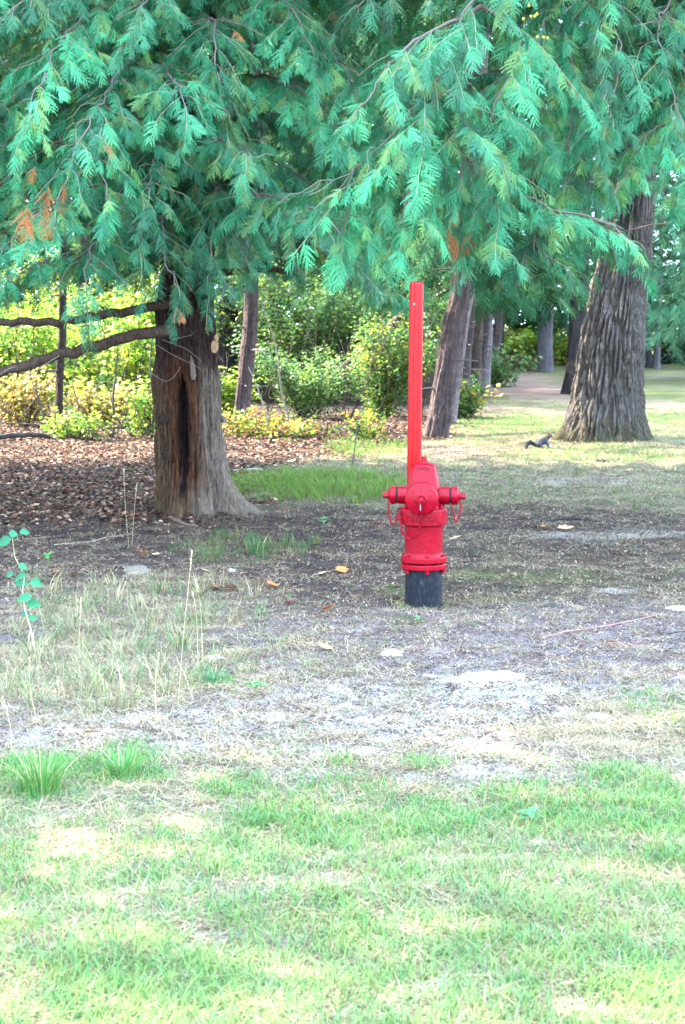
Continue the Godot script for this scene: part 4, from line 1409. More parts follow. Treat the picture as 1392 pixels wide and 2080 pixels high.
func build_hydrant() -> void:
	var red := paint_mat(Color(0.21, 0.0005, 0.007), 0.30)
	var black := paint_mat(Color(0.15, 0.15, 0.16), 0.6)
	var bt := noise_tex(0.02, 5, 0.0, 1.0, FastNoiseLite.TYPE_SIMPLEX_SMOOTH, 512, 61)
	bt.color_ramp.offsets = PackedFloat32Array([0.0, 0.5, 0.7, 0.85, 1.0])
	bt.color_ramp.colors = PackedColorArray([Color(0.16, 0.18, 0.22), Color(0.2, 0.23, 0.27), Color(0.28, 0.3, 0.32), Color(0.42, 0.41, 0.4), Color(0.7, 0.66, 0.6)])
	black.albedo_texture = bt
	black.uv1_scale = Vector3(4.3, 1.7, 3.1)
	var base := at(860.5, 1222, 8.77)
	base.y = height(base.x, base.z)
	var o := thing("fire_hydrant", "red fire hydrant on a black standpipe with three chained caps", "fire hydrant", base)
	o.rotation.y = -0.13
	var up := -base.y
	var mb := MB.new()
	turned(mb, [[0.098, -0.15], [0.098, 0.182 + up]], 48)
	part("standpipe", mb.done(), black, o)
	var flange := func(called: String, y0: float, y1: float) -> void:
		var f := MB.new()
		turned(f, [[0.09, y0], [0.118, y0], [0.122, y0 + 0.005], [0.122, y1 - 0.006], [0.117, y1], [0.09, y1]], 48, Transform3D(Basis.IDENTITY, Vector3(0, up, 0)))
		part(called, f.done(), red, o)
	flange.call("lower_flange", 0.178, 0.206)
	flange.call("upper_flange", 0.213, 0.246)
	for k in 6:
		var a := TAU * (k + 0.25) / 6.0
		var b := MB.new()
		turned(b, [[0.0005, 0.160], [0.011, 0.160], [0.011, 0.178], [0.006, 0.178], [0.006, 0.214], [0.006, 0.246], [0.011, 0.246], [0.011, 0.256], [0.0005, 0.257]], 6, Transform3D(Basis.IDENTITY, Vector3(cos(a) * 0.109, up, sin(a) * 0.109)), 2.0, 1.0)
		part("bolt", b.done(), red, o)
	mb = MB.new()
	turned(mb, [[0.106, 0.240], [0.102, 0.256], [0.100, 0.27], [0.100, 0.40], [0.104, 0.418]], 56, Transform3D(Basis.IDENTITY, Vector3(0, up, 0)))
	part("barrel", mb.done(), red, o)
	mb = MB.new()
	turned(mb, [[0.098, 0.412], [0.118, 0.412], [0.124, 0.418], [0.1255, 0.49], [0.122, 0.497], [0.100, 0.503]], 56, Transform3D(Basis.IDENTITY, Vector3(0, up, 0)))
	var collar := part("collar", mb.done(), red, o)
	lettering(collar, "WATEROUS", 0.030, 0.1252, 0.452 + up, 0.72, red, 0.0)
	# nozzle section and bonnet, squared in plan
	mb = MB.new()
	turned(mb, [[0.104, 0.495], [0.098, 0.503], [0.090, 0.52], [0.086, 0.56], [0.083, 0.615]], 56, Transform3D(Basis.IDENTITY, Vector3(0, up, 0)), 2.6)
	part("nozzle_section", mb.done(), red, o)
	mb = MB.new()
	turned(mb, [[0.083, 0.605], [0.081, 0.625], [0.075, 0.66], [0.067, 0.70], [0.062, 0.716], [0.055, 0.727], [0.045, 0.733], [0.024, 0.736], [0.02, 0.742]], 56, Transform3D(Basis.IDENTITY, Vector3(0, up, 0)), 5.0)
	var bonnet := part("bonnet", mb.done(), red, o)
	lettering(bonnet, "OPEN", 0.020, 0.066, 0.714 + up, 0.9, red, -0.25)
	mb = MB.new()
	turned(mb, [[0.019, 0.736], [0.019, 0.742], [0.0165, 0.745], [0.0155, 0.767], [0.0140, 0.769], [0.0005, 0.7695]], 5, Transform3D(Basis.IDENTITY, Vector3(0, up, 0)), 2.0, 1.0)
	part("operating_nut", mb.done(), red, o)
	# shoulder bolts on the collar
	for k in 6:
		var a := TAU * (k + 0.5) / 6.0
		var b := MB.new()
		turned(b, [[0.012, 0.497], [0.012, 0.512], [0.006, 0.513], [0.006, 0.520], [0.0005, 0.521]], 6, Transform3D(Basis.IDENTITY, Vector3(cos(a) * 0.107, up, sin(a) * 0.107)), 2.0, 1.0)
		part("bolt", b.done(), red, o)
	# outlets
	var yy := 0.565 + up
	outlet(o, red, Vector3(0, yy - 0.003, 0), Vector3(0, 0, 1), 0.074, 0.087, 0.07, 0.13, 0.045, "pumper")
	outlet(o, red, Vector3(0, yy, 0), Vector3(1, 0, 0), 0.0475, 0.0475, 0.06, 0.142, 0.042, "hose")
	outlet(o, red, Vector3(0, yy, 0), Vector3(-1, 0, 0), 0.0475, 0.0475, 0.06, 0.142, 0.042, "hose")
	# chains
	mb = MB.new()
	mb.tube(PackedVector3Array([Vector3(-0.004, yy - 0.028, 0.192), Vector3(-0.002, yy - 0.040, 0.196), Vector3(-0.003, yy - 0.058, 0.192)]), taper(3, 0.003, 0.0025), 7)
	part("pale_mark", mb.done(), tint_mat(Color(0.22, 0.17, 0.16)), o)  # small pale mark hanging below the front nut
	chain(o, red, [Vector3(0.0, yy - 0.035, 0.19), Vector3(0.0, yy - 0.12, 0.165), Vector3(-0.03, yy - 0.19, 0.145), Vector3(-0.07, yy - 0.215, 0.12), Vector3(-0.10, yy - 0.19, 0.10), Vector3(-0.125, yy - 0.11, 0.06), Vector3(-0.112, yy - 0.07, 0.04)])
	chain(o, red, [Vector3(-0.185, yy - 0.04, 0.02), Vector3(-0.182, yy - 0.10, 0.025), Vector3(-0.168, yy - 0.145, 0.03), Vector3(-0.148, yy - 0.145, 0.03), Vector3(-0.138, yy - 0.10, 0.03), Vector3(-0.120, yy - 0.055, 0.03)])
	chain(o, red, [Vector3(0.195, yy - 0.035, 0.02), Vector3(0.192, yy - 0.08, 0.025), Vector3(0.178, yy - 0.125, 0.03), Vector3(0.168, yy - 0.13, 0.03), Vector3(0.158, yy - 0.09, 0.03), Vector3(0.145, yy - 0.045, 0.03)])

func outlet(o: Node3D, mat: Material, centre: Vector3, dir: Vector3, r: float, rc: float, from: float, to: float, cap_len: float, kind: String) -> void:
	var b := basis_for(dir, Vector3(0, 1, 0), 1.0)
	var xf := Transform3D(b, centre)
	var mb := MB.new()
	turned(mb, [[r * 1.12, from - 0.02], [r * 1.05, from + 0.01], [r, from + 0.02], [r, to - 0.006], [r * 0.8, to - 0.004]], 40, xf)
	part(kind + "_nozzle", mb.done(), mat, o)
	var g := MB.new()
	turned(g, [[r * 0.86, to - 0.012], [r * 0.86, to + 0.008]], 32, xf)
	if not mats.has("gasket"):
		mats.gasket = paint_mat(Color(0.02, 0.012, 0.012), 0.8)
	part("gasket", g.done(), mats.gasket, o)
	g = MB.new()
	var c0 := to + 0.004
	var c1 := to + cap_len
	if kind == "pumper":
		turned(g, [[rc * 0.8, c0], [rc * 0.985, c0], [rc, c0 + 0.006], [rc, c1 - 0.022], [rc * 0.975, c1 - 0.014], [rc * 0.90, c1 - 0.008], [rc * 0.5, c1 - 0.003], [0.032, c1], [0.031, c1 + 0.008], [0.026, c1 + 0.012], [0.018, c1 + 0.012]], 56, xf)
	else:
		turned(g, [[rc * 0.8, c0], [rc * 0.985, c0], [rc * 1.02, c0 + 0.005], [rc * 1.02, c1 - 0.014], [rc * 0.93, c1 - 0.006], [rc * 0.62, c1], [rc * 0.58, c1 + 0.006], [rc * 0.4, c1 + 0.008]], 40, xf)
	var cap := part(kind + "_cap", g.done(), mat, o)
	g = MB.new()
	var n0 := c1 + 0.006
	turned(g, [[0.019, n0 - 0.004], [0.0185, n0 + 0.024], [0.0165, n0 + 0.028], [0.0005, n0 + 0.029]], 5, xf, 2.0, 1.0)
	part("cap_nut", g.done(), mat, cap)

func lettering(parent: Node3D, text: String, size: float, r: float, y: float, arc: float, mat: Material, lean: float) -> void:
	# raised cast letters set round the curve, one mesh
	var f := SystemFont.new()
	f.font_names = PackedStringArray(["Droid Sans"])
	f.font_weight = 700
	var st := SurfaceTool.new()
	st.begin(Mesh.PRIMITIVE_TRIANGLES)
	for k in text.length():
		var tm := TextMesh.new()
		tm.text = text[k]
		tm.font = f
		tm.font_size = 32
		tm.pixel_size = size / 24.0
		tm.depth = 0.007
		tm.curve_step = 2.0
		var a := arc * ((k + 0.5) / text.length() - 0.5) * 2.0
		var b := Basis(Vector3.UP, a) * Basis(Vector3.RIGHT, lean)
		var p := Vector3(sin(a) * r, y, cos(a) * r)
		if lean != 0.0:
			p = Vector3(tan(a) * r * 0.5, y, r)
			b = Basis(Vector3.RIGHT, lean)
		var arr := ArrayMesh.new()
		arr.add_surface_from_arrays(Mesh.PRIMITIVE_TRIANGLES, tm.surface_get_arrays(0))
		st.append_from(arr, 0, Transform3D(b, p))
		if tm.get_surface_count() > 1:
			for q in range(1, tm.get_surface_count()):
				var ar2 := ArrayMesh.new()
				ar2.add_surface_from_arrays(Mesh.PRIMITIVE_TRIANGLES, tm.surface_get_arrays(q))
				st.append_from(ar2, 0, Transform3D(b, p))
	var lm: StandardMaterial3D = mat.duplicate()
	lm.vertex_color_use_as_albedo = false
	part("lettering", st.commit(), lm, parent)

func chain(o: Node3D, mat: Material, ctrl: Array) -> void:
	var pl := curve_points(ctrl, 0.002)
	var mb := MB.new()
	var s := 0.0
	var next := 0.0
	var flip := false
	for k in range(1, pl.size()):
		s += pl[k].distance_to(pl[k - 1])
		if s >= next:
			next += 0.0155
			flip = not flip
			var t := (pl[mini(k + 2, pl.size() - 1)] - pl[maxi(k - 2, 0)]).normalized()
			var side := t.cross(Vector3(0.25, 0.1, 1)).normalized()
			if flip:
				side = side.cross(t).normalized()
			var ring := PackedVector3Array()
			for j in 11:
				var a := TAU * j / 10.0
				ring.append(pl[k] + t * cos(a) * 0.0115 + side * sin(a) * 0.0062)
			mb.tube(ring, taper(11, 0.0024, 0.0024), 5, Color.WHITE, Color.WHITE, false)
	part("chain", mb.done(), mat, o)

func build_post() -> void:
	var mat := vmat(0.3, Color.BLACK, 0.3)
	mat.albedo_color = Color(0.29, 0.001, 0.0015).linear_to_srgb()
	mat.cull_mode = BaseMaterial3D.CULL_BACK
	var pt := noise_tex(0.02, 5, 0.0, 1.0, FastNoiseLite.TYPE_SIMPLEX_SMOOTH, 512, 62)
	pt.color_ramp.offsets = PackedFloat32Array([0.0, 0.12, 0.3, 0.6, 1.0])
	pt.color_ramp.colors = PackedColorArray([Color(0.5, 0.45, 0.45), Color(0.7, 0.68, 0.68), Color(0.88, 0.88, 0.88), Color(0.95, 0.95, 0.95), Color(1, 1, 1)])
	mat.albedo_texture = pt
	mat.uv1_triplanar = true
	mat.uv1_scale = Vector3(9, 0.8, 9)
	var base := at(838, 1190, 8.98)
	base.y = height(base.x, base.z)
	var o := thing("marker_post", "tall bright red plastic marker post standing behind the hydrant", "post", base)
	var top := at(843.5, 573, 8.98).y - base.y
	var dx := (at(843.5, 573, 8.98).x - at(838, 985, 8.98).x) / (at(843.5, 573, 8.98).y - at(838, 985, 8.98).y)
	o.rotation.z = -atan(dx)
	var mb := MB.new()
	var rings := []
	var sides := 64
	var ys := [[-0.2, 1.0], [0.3, 1.0], [0.8, 1.0], [1.2, 1.0], [top - 0.016, 1.0], [top - 0.009, 0.975], [top - 0.003, 0.91], [top, 0.80]]
	for y in ys:
		var first := mb.v.size()
		for j in sides:
			var a := TAU * j / sides
			var cx := cos(a)
			var sx := sin(a)
			var r: float = 0.0375 / pow(pow(absf(cx), 2.2) + pow(absf(sx), 2.2), 1.0 / 2.2)
			# two shallow flutes down the face
			for g in [4.28, 5.15]:
				var da := wrapf(a - g, -PI, PI)
				r -= 0.0075 * exp(-da * da / 0.013)
			mb.add(Vector3(cx * r * y[1], y[0], -sx * r * 0.92 * y[1]))
		rings.append(first)
	for k in rings.size() - 1:
		for j in sides:
			var j2 := (j + 1) % sides
			mb.quad(rings[k] + j, rings[k + 1] + j, rings[k + 1] + j2, rings[k] + j2)
	part("shaft", mb.done(), mat, o)
	var cp := MB.new()
	var c := cp.add(Vector3(0, top + 0.0005, 0))
	for j in sides:
		cp.add(mb.v[rings[-1] + j] + Vector3(0, 0.0003, 0))
	for j in sides:
		cp.tri(c, 1 + (j + 1) % sides, 1 + j)
	part("end_cap", cp.done(), mat, o)
	var chip := MB.new()
	chip.lathe(PackedVector2Array([Vector2(0.0045, 0), Vector2(0.004, 0.0006), Vector2(0.0005, 0.0008)]), 9, Transform3D(basis_for(Vector3(0, 0, 1), Vector3.UP, 1.0) * Basis.from_scale(Vector3(1, 1, 1)), Vector3(-0.012, top - 0.115, 0.0325)), Color(1, 1, 1))
	part("paint_chip", chip.done(), tint_mat(Color(0.6, 0.45, 0.43)), o)

# ---------------------------------------------------------------- squirrel
func build_squirrel() -> void:
	var foot := ground_at(1096, 914) + Vector3(0, 0.008, 0)
	var o := thing("squirrel", "grey squirrel on the lawn facing the oak with its dark tail trailing behind", "squirrel", foot)
	o.scale = Vector3.ONE * 1.16
	var bones := [ # ax ay az ar  bx by bz br
		[-0.012, 0.050, 0.0, 0.040, 0.045, 0.078, 0.0, 0.033], [0.045, 0.078, 0.0, 0.033, 0.082, 0.112, 0.0, 0.019],
		[0.082, 0.112, 0.0, 0.020, 0.098, 0.126, 0.0, 0.0195], [0.098, 0.126, 0.0, 0.019, 0.122, 0.118, 0.0, 0.009],
		[-0.005, 0.042, 0.026, 0.027, 0.015, 0.022, 0.030, 0.015], [0.010, 0.012, 0.030, 0.010, 0.045, 0.006, 0.031, 0.007],
		[-0.005, 0.042, -0.026, 0.027, 0.015, 0.022, -0.030, 0.015], [0.010, 0.012, -0.030, 0.010, 0.045, 0.006, -0.031, 0.007],
		[0.062, 0.080, 0.020, 0.014, 0.075, 0.042, 0.022, 0.009], [0.075, 0.042, 0.022, 0.009, 0.082, 0.008, 0.022, 0.006], [0.082, 0.007, 0.022, 0.006, 0.096, 0.005, 0.022, 0.005],
		[0.062, 0.080, -0.020, 0.014, 0.088, 0.045, -0.022, 0.009], [0.088, 0.045, -0.022, 0.009, 0.096, 0.008, -0.022, 0.006], [0.096, 0.007, -0.022, 0.006, 0.108, 0.005, -0.022, 0.005],
		[0.088, 0.138, 0.012, 0.006, 0.086, 0.152, 0.014, 0.004], [0.088, 0.138, -0.012, 0.006, 0.086, 0.152, -0.014, 0.004],
	]
	part("body", nets(bones, Vector3(-0.07, -0.004, -0.06), Vector3(0.14, 0.165, 0.06), 0.004, 0.012, func(p: Vector3) -> Color:
		var belly := smoothstep(0.05, 0.02, p.y) * 0.0 + smoothstep(0.07, 0.095, p.x) * smoothstep(0.105, 0.07, p.y)
		var f := 1.0 + 0.35 * nz_d.get_noise_3d(p.x * 160.0, p.y * 160.0, p.z * 160.0)
		return Color(0.040, 0.036, 0.038).lerp(Color(0.085, 0.045, 0.032), smoothstep(0.112, 0.135, p.y)).lerp(Color(0.14, 0.13, 0.12), belly * 0.4) * f), mats.fur, o)
	var tail := [[-0.035, 0.025, 0.0, 0.012, -0.060, 0.046, 0.004, 0.016], [-0.060, 0.046, 0.004, 0.016, -0.090, 0.062, 0.012, 0.018], [-0.090, 0.062, 0.012, 0.018, -0.122, 0.050, 0.03, 0.019], [-0.122, 0.050, 0.03, 0.019, -0.137, 0.018, 0.06, 0.018], [-0.137, 0.018, 0.06, 0.018, -0.14, 0.008, 0.09, 0.009]]
	part("tail", nets(tail, Vector3(-0.17, -0.02, -0.03), Vector3(-0.015, 0.09, 0.11), 0.004, 0.01, func(p: Vector3) -> Color:
		return Color(0.016, 0.015, 0.018) * (1.0 + 0.6 * nz_d.get_noise_3d(p.x * 200.0, p.y * 200.0, p.z * 200.0))), mats.fur, o)
	for s in [-1.0, 1.0]:
		var e := MB.new()
		e.lathe(PackedVector2Array([Vector2(0.0002, -0.004), Vector2(0.0035, -0.002), Vector2(0.0035, 0.002), Vector2(0.0002, 0.004)]), 8, Transform3D(Basis.IDENTITY, Vector3(0.104, 0.130, s * 0.0165)), Color(0.01, 0.01, 0.01))
		part("eye", e.done(), vmat(0.1), o)

func nets(bones: Array, lo: Vector3, hi: Vector3, h: float, blend: float, paint: Callable) -> ArrayMesh:
	var nx := int((hi.x - lo.x) / h) + 1
	var ny := int((hi.y - lo.y) / h) + 1
	var nzz := int((hi.z - lo.z) / h) + 1
	var f := PackedFloat32Array()
	f.resize(nx * ny * nzz)
	f.fill(1.0)
	var A := []
	for b in bones:
		A.append([Vector3(b[0], b[1], b[2]), Vector3(b[4] - b[0], b[5] - b[1], b[6] - b[2]), b[3], b[7]])
	for k in nzz:
		for j in ny:
			for i in nx:
				var p := lo + Vector3(i, j, k) * h
				var d := 1.0
				for b in A:
					var ab: Vector3 = b[1]
					var t := clampf((p - b[0]).dot(ab) / ab.length_squared(), 0, 1)
					var q: float = (p - b[0] - ab * t).length() - lerpf(b[2], b[3], t)
					var m := clampf(0.5 + 0.5 * (d - q) / blend, 0, 1)
					d = lerpf(d, q, m) - blend * m * (1.0 - m)
				f[(k * ny + j) * nx + i] = d
	var mb := MB.new()
	var id := PackedInt32Array()
	id.resize(nx * ny * nzz)
	id.fill(-1)
	for k in nzz - 1:
		for j in ny - 1:
			for i in nx - 1:
				var s := Vector3.ZERO
				var n := 0
				for e in 12:
					var ax := e / 4
					var u := e % 2
					var w := (e / 2) % 2
					var a := Vector3i.ZERO
					a[(ax + 1) % 3] = u
					a[(ax + 2) % 3] = w
					var b := a
					b[ax] = 1
					var fa := f[((k + a.z) * ny + j + a.y) * nx + i + a.x]
					var fb := f[((k + b.z) * ny + j + b.y) * nx + i + b.x]
					if (fa < 0.0) != (fb < 0.0):
						s += Vector3(a).lerp(Vector3(b), fa / (fa - fb))
						n += 1
				if n:
					var p := lo + (Vector3(i, j, k) + s / n) * h
					id[(k * ny + j) * nx + i] = mb.add(p, paint.call(p))
	for k in range(1, nzz - 1):
		for j in range(1, ny - 1):
			for i in range(1, nx - 1):
				var f0 := f[(k * ny + j) * nx + i]
				for ax in 3:
					var st := Vector3i.ZERO
					st[ax] = 1
					var f1 := f[((k + st.z) * ny + j + st.y) * nx + i + st.x]
					if (f0 < 0.0) == (f1 < 0.0):
						continue
					var u := Vector3i.ZERO
					u[(ax + 1) % 3] = 1
					var w := Vector3i.ZERO
					w[(ax + 2) % 3] = 1
					var c := Vector3i(i, j, k)
					var q := []
					for e in [c - u - w, c - w, c, c - u]:
						q.append(id[(e.z * ny + e.y) * nx + e.x])
					if q.min() < 0:
						continue
					if f0 < 0.0:
						mb.quad(q[0], q[3], q[2], q[1])
					else:
						mb.quad(q[0], q[1], q[2], q[3])
	return mb.done()

# ---------------------------------------------------------------- grass and litter
func make_tuft(n: int, wide: float, lean: float, spread: float, sd: int) -> ArrayMesh:
	var r := RandomNumberGenerator.new()
	r.seed = sd
	var mb := MB.new()
	for k in n:
		var a := r.randf() * TAU
		var dir := Vector3(cos(a), 0, sin(a))
		var root := Vector3(r.randf_range(-1, 1), 0, r.randf_range(-1, 1)) * spread
		var hh := r.randf_range(0.45, 1.0)
		var ln := lean * r.randf_range(0.3, 1.3)
		var side := dir.cross(Vector3.UP).rotated(Vector3.UP, r.randf_range(-0.7, 0.7)) * wide
		var tone := r.randf_range(0.75, 1.25)
		var col := Color(tone * r.randf_range(0.85, 1.3), tone, tone * r.randf_range(0.8, 1.1))
		var prev := -1
		for j in 4:
			var t := j / 3.0
			var p := root + dir * ln * t * t * hh + Vector3(0, hh * (t - 0.25 * ln * t * t), 0)
			var w := 1.0 - t * t * 0.85
			if j < 3:
				var x := mb.add(p - side * w, col)
				mb.add(p + side * w, col)
				if prev >= 0:
					mb.quad(prev, x, x + 1, prev + 1)
				prev = x
			else:
				var x := mb.add(p, col)
				mb.tri(prev, x, prev + 1)
	return mb.done()

func build_grass() -> void:
	var short := [make_tuft(8, 0.016, 0.8, 0.55, 71), make_tuft(7, 0.019, 1.15, 0.65, 72)]
	var dry := make_tuft(9, 0.016, 1.5, 0.6, 73)
	var longg := make_tuft(12, 0.014, 1.1, 0.25, 74)
	var xs := [[], []]
	var cs := [PackedColorArray(), PackedColorArray()]
	var xd := []
	var cd := PackedColorArray()
	var xl := []
	var cl := PackedColorArray()
	var greens := [Color(0.036, 0.14, 0.030), Color(0.055, 0.155, 0.032), Color(0.028, 0.13, 0.045), Color(0.085, 0.155, 0.028)]
	for k in 190000:
		# spread so that near ground gets more
		var d := 2.9 * pow(10.5, pow(rng.randf(), 0.92))
		var half := 0.235 * d + 0.35
		var x := rf(-half, half)
		if d > 30.0:
			continue
		survey(x, -d)
		var roll := rng.randf()
		var y := height(x, -d)
		var yaw := rf(0, TAU)
		var cool := sstep(4.5, 5.3, d)
		if g_long > 0.1 and rng.randf() < g_long * 0.45:
			var sz := rf(0.06, 0.15) * (1.0 if d > 13.0 else 0.8)
			xl.append(Transform3D(Basis(Vector3.UP, yaw).scaled(Vector3.ONE * sz), Vector3(x, y, -d)))
			cl.append(jitter(Color(0.085, 0.17, 0.02).lerp(Color(0.20, 0.17, 0.06), rng.randf() * 0.4) if d > 13.0 else Color(0.04, 0.095, 0.03).lerp(Color(0.16, 0.10, 0.05), rng.randf() * 0.6), 0.25))  # nearer patch before the cedar: shade put into a darker blade colour
		elif d > 5.4 and d < 9.4 and x < -0.15 and g_dry > 0.25 and rng.randf() < 0.022:
			xl.append(Transform3D(Basis(Vector3.UP, yaw).scaled(Vector3(1.0, 1.0, 1.0) * rf(0.06, 0.17)), Vector3(x, y, -d)))
			cl.append(jitter(Color(0.25, 0.20, 0.11).lerp(Color(0.06, 0.12, 0.04), rng.randf()), 0.25))
		elif roll < g_green * 0.75 and rng.randf() < g_green:
			var tall := 0.030 + 0.042 * g_green * rng.randf() + 0.015 * (1.0 - cool)
			if d > 13.0:
				tall *= 0.9
			var sz := tall * (1.0 + sstep(8.0, 25.0, d) * 0.4)
			if Vector2(x - 2.26, d - 19.2).length() < 0.22:
				sz *= 0.3
			var v := rng.randi() % 2
			xs[v].append(Transform3D(Basis(Vector3.UP, yaw).scaled(Vector3(sz * 1.15, sz, sz * 1.15)), Vector3(x, y - 0.002, -d)))
			var c: Color = greens[rng.randi() % 4]
			c = c.lerp(Color(0.24, 0.22, 0.08), (0.2 + 0.2 * (1.0 - cool)) * rng.randf())
			cs[v].append(jitter(c, 0.2))
		elif roll < g_green * 0.75 + g_dry * 0.7:
			var sz := rf(0.022, 0.06) * (1.0 + sstep(8.0, 20.0, d) * 0.6)
			xd.append(Transform3D(Basis(Vector3.UP, yaw).scaled(Vector3(sz * 1.5, sz * rf(0.3, 1.0), sz * 1.5)), Vector3(x, y - 0.001, -d)))
			cd.append(jitter(Color(0.30, 0.235, 0.14).lerp(Color(0.15, 0.11, 0.06), rng.randf()), 0.25))
	var foot := at(860.5, 1222, 8.77)
	for k in 90:
		var a := rf(0, TAU)
		var r := 0.10 + 0.10 * pow(rng.randf(), 1.6)
		var p := Vector3(foot.x + cos(a) * r, 0, foot.z + sin(a) * r)
		p.y = height(p.x, p.z)
		var sz := rf(0.02, 0.055)
		xd.append(Transform3D(Basis(Vector3.UP, rf(0, TAU)).scaled(Vector3(sz * 1.2, sz, sz * 1.2)), p))
		cd.append(jitter(Color(0.26, 0.19, 0.11).lerp(Color(0.08, 0.11, 0.03), rng.randf()), 0.25))
	tag(scatter("lawn_grass", short[0], mats.grass, xs[0], cs[0], self), "short green lawn grass growing in thin patches over the sandy ground", "grass")
	tag(scatter("lawn_grass", short[1], mats.grass, xs[1], cs[1], self), "broader-bladed green lawn grass mixed through the sandy turf", "grass")
	tag(scatter("dry_grass", dry, mats.dry, xd, cd, self), "flattened straw-coloured dry grass between the green turf", "dry grass")
	tag(scatter("long_grass", longg, mats.grass, xl, cl, self), "longer arching grass behind the hydrant and before the cedar", "grass")

func build_litter() -> void:
	# twigs, needles and crumbs on the bare earth
	var r := RandomNumberGenerator.new()
	r.seed = 5
	var mb := MB.new()
	for k in 6:
		var a := r.randf() * TAU
		var dir := Vector3(cos(a), r.randf_range(-0.05, 0.22), sin(a)) * r.randf_range(0.4, 1.0)
		var root := Vector3(r.randf_range(-1, 1), 0.03, r.randf_range(-1, 1)) * 1.3
		var w := dir.cross(Vector3.UP).normalized() * r.randf_range(0.03, 0.09)
		var tone := r.randf_range(0.5, 1.5)
		var col := Color(tone, tone * r.randf_range(0.85, 1.0), tone * r.randf_range(0.75, 1.0))
		var i0 := mb.add(root - w, col)
		mb.add(root + w, col)
		mb.add(root + dir * 0.5 + w * 1.2 + Vector3(0, 0.08, 0), col)
		mb.add(root + dir * 0.5 - w * 1.2 + Vector3(0, 0.08, 0), col)
		var i4 := mb.add(root + dir, col)
		mb.quad(i0, i0 + 3, i0 + 2, i0 + 1)
		mb.tri(i0 + 3, i4, i0 + 2)
	var crumbs := mb.done()
	var xf := []
	var cc := PackedColorArray()
	var tones := [Color(0.06, 0.036, 0.028), Color(0.12, 0.075, 0.055), Color(0.28, 0.20, 0.14), Color(0.035, 0.024, 0.02), Color(0.20, 0.135, 0.10), Color(0.10, 0.055, 0.042)]
	for k in 95000:
		var d := 3.0 * pow(6.6, pow(rng.randf(), 0.85))
		var half := 0.235 * d + 0.3
		var x := rf(-half, half)
		survey(x, -d)
		if g_green > 0.6 and rng.randf() < 0.45:
			continue
		if d < 5.5 and rng.randf() < 0.35:
			continue
		if nz_b.get_noise_2d(x * 110.0, d * 110.0) < rf(-0.5, 0.25):
			continue
		var sz := rf(0.012, 0.034) * (1.0 + sstep(6.0, 18.0, d))
		xf.append(Transform3D(Basis(Vector3.UP, rf(0, TAU)).scaled(Vector3.ONE * sz), Vector3(x, height(x, -d), -d)))
		cc.append(jitter(tones[rng.randi() % 6], 0.25))
	tag(scatter("ground_debris", crumbs, mats.dry, xf, cc, self), "needles, twig crumbs and bark bits strewn over the bare earth", "debris")
	# dead leaves under the wood
	var lf := leaf_shape(0.5)
	xf = []
	cc = PackedColorArray()
	var browns := [Color(0.075, 0.04, 0.024), Color(0.13, 0.075, 0.045), Color(0.05, 0.027, 0.018), Color(0.24, 0.155, 0.10), Color(0.12, 0.045, 0.02), Color(0.035, 0.022, 0.017)]
	for k in 52000:
		var d := rf(11.5, 26.0)
		var x := rf(-0.24 * d - 0.8, wood_edge(d) + 1.5)
		survey(x, -d)
		if rng.randf() > g_leaf:
			continue
		var b := Basis.from_euler(Vector3(rf(-0.5, 0.5), rf(0, TAU), rf(-0.5, 0.5))).scaled(Vector3.ONE * rf(0.026, 0.052))
		xf.append(Transform3D(b, Vector3(x, height(x, -d) + rf(0.005, 0.03), -d)))
		cc.append(jitter(browns[rng.randi() % 6], 0.3))
	tag(scatter("leaf_litter", lf, mats.dry, xf, cc, self), "brown dead leaves carpeting the ground under the wood", "leaf litter")

func leaf_shape(curl: float) -> ArrayMesh:
	# a single leaf, unit long, centred on the ground, midrib along z
	var mb := MB.new()
	var rows := 6
	for k in rows + 1:
		var t := float(k) / rows
		var w := 0.34 * sin(PI * pow(t, 0.8)) * (1.0 + 0.25 * (1.0 if k % 2 else -1.0) * (1.0 if k > 0 and k < rows else 0.0)) + 0.01
		var y := curl * 0.35 * (t - 0.5) * (t - 0.5) * 2.0
		mb.add(Vector3(-w, y + curl * w * 0.55, t - 0.5))
		mb.add(Vector3(0, y, t - 0.5))
		mb.add(Vector3(w, y + curl * w * 0.45, t - 0.5))
	for k in rows:
		for s in 2:
			var a := k * 3 + s
			mb.quad(a, a + 1, a + 4, a + 3)
	return mb.done()

func oval_leaf() -> ArrayMesh:
	# broad pointed living leaf with its stalk at the origin, growing along z
	var mb := MB.new()
	var rows := 8
	for k in rows + 1:
		var t := float(k) / rows
		var w := 0.36 * pow(sin(PI * pow(t, 0.72)), 0.8) + 0.004
		for s in 5:
			var u := (s - 2) / 2.0
			mb.add(Vector3(u * w, 0.16 * absf(u) * w * 2.0 - 0.22 * t * t, t), Color(1.25, 1.2, 1.1) if s == 2 else Color(1, 1, 1))
	for k in rows:
		for s in 4:
			var a := k * 5 + s
			mb.quad(a, a + 1, a + 6, a + 5)
	return mb.done()

func fallen_leaf(mesh: Mesh, px: float, py: float, size: float, col: Color, label: String, flat := false) -> void:
	var p := ground_at(px, py)
	var o := part("fallen_leaf", mesh, tint_mat(col), self)
	o.transform = Transform3D(Basis.from_euler(Vector3(rf(-0.3, 0.3) * (0.2 if flat else 1.0), rf(0, TAU), rf(-0.35, 0.35) * (0.2 if flat else 1.0))).scaled(Vector3.ONE * size), p + Vector3(0, size * 0.14 + 0.004, 0))
	tag(o, label, "leaf", "fallen leaves lying on the bare earth")

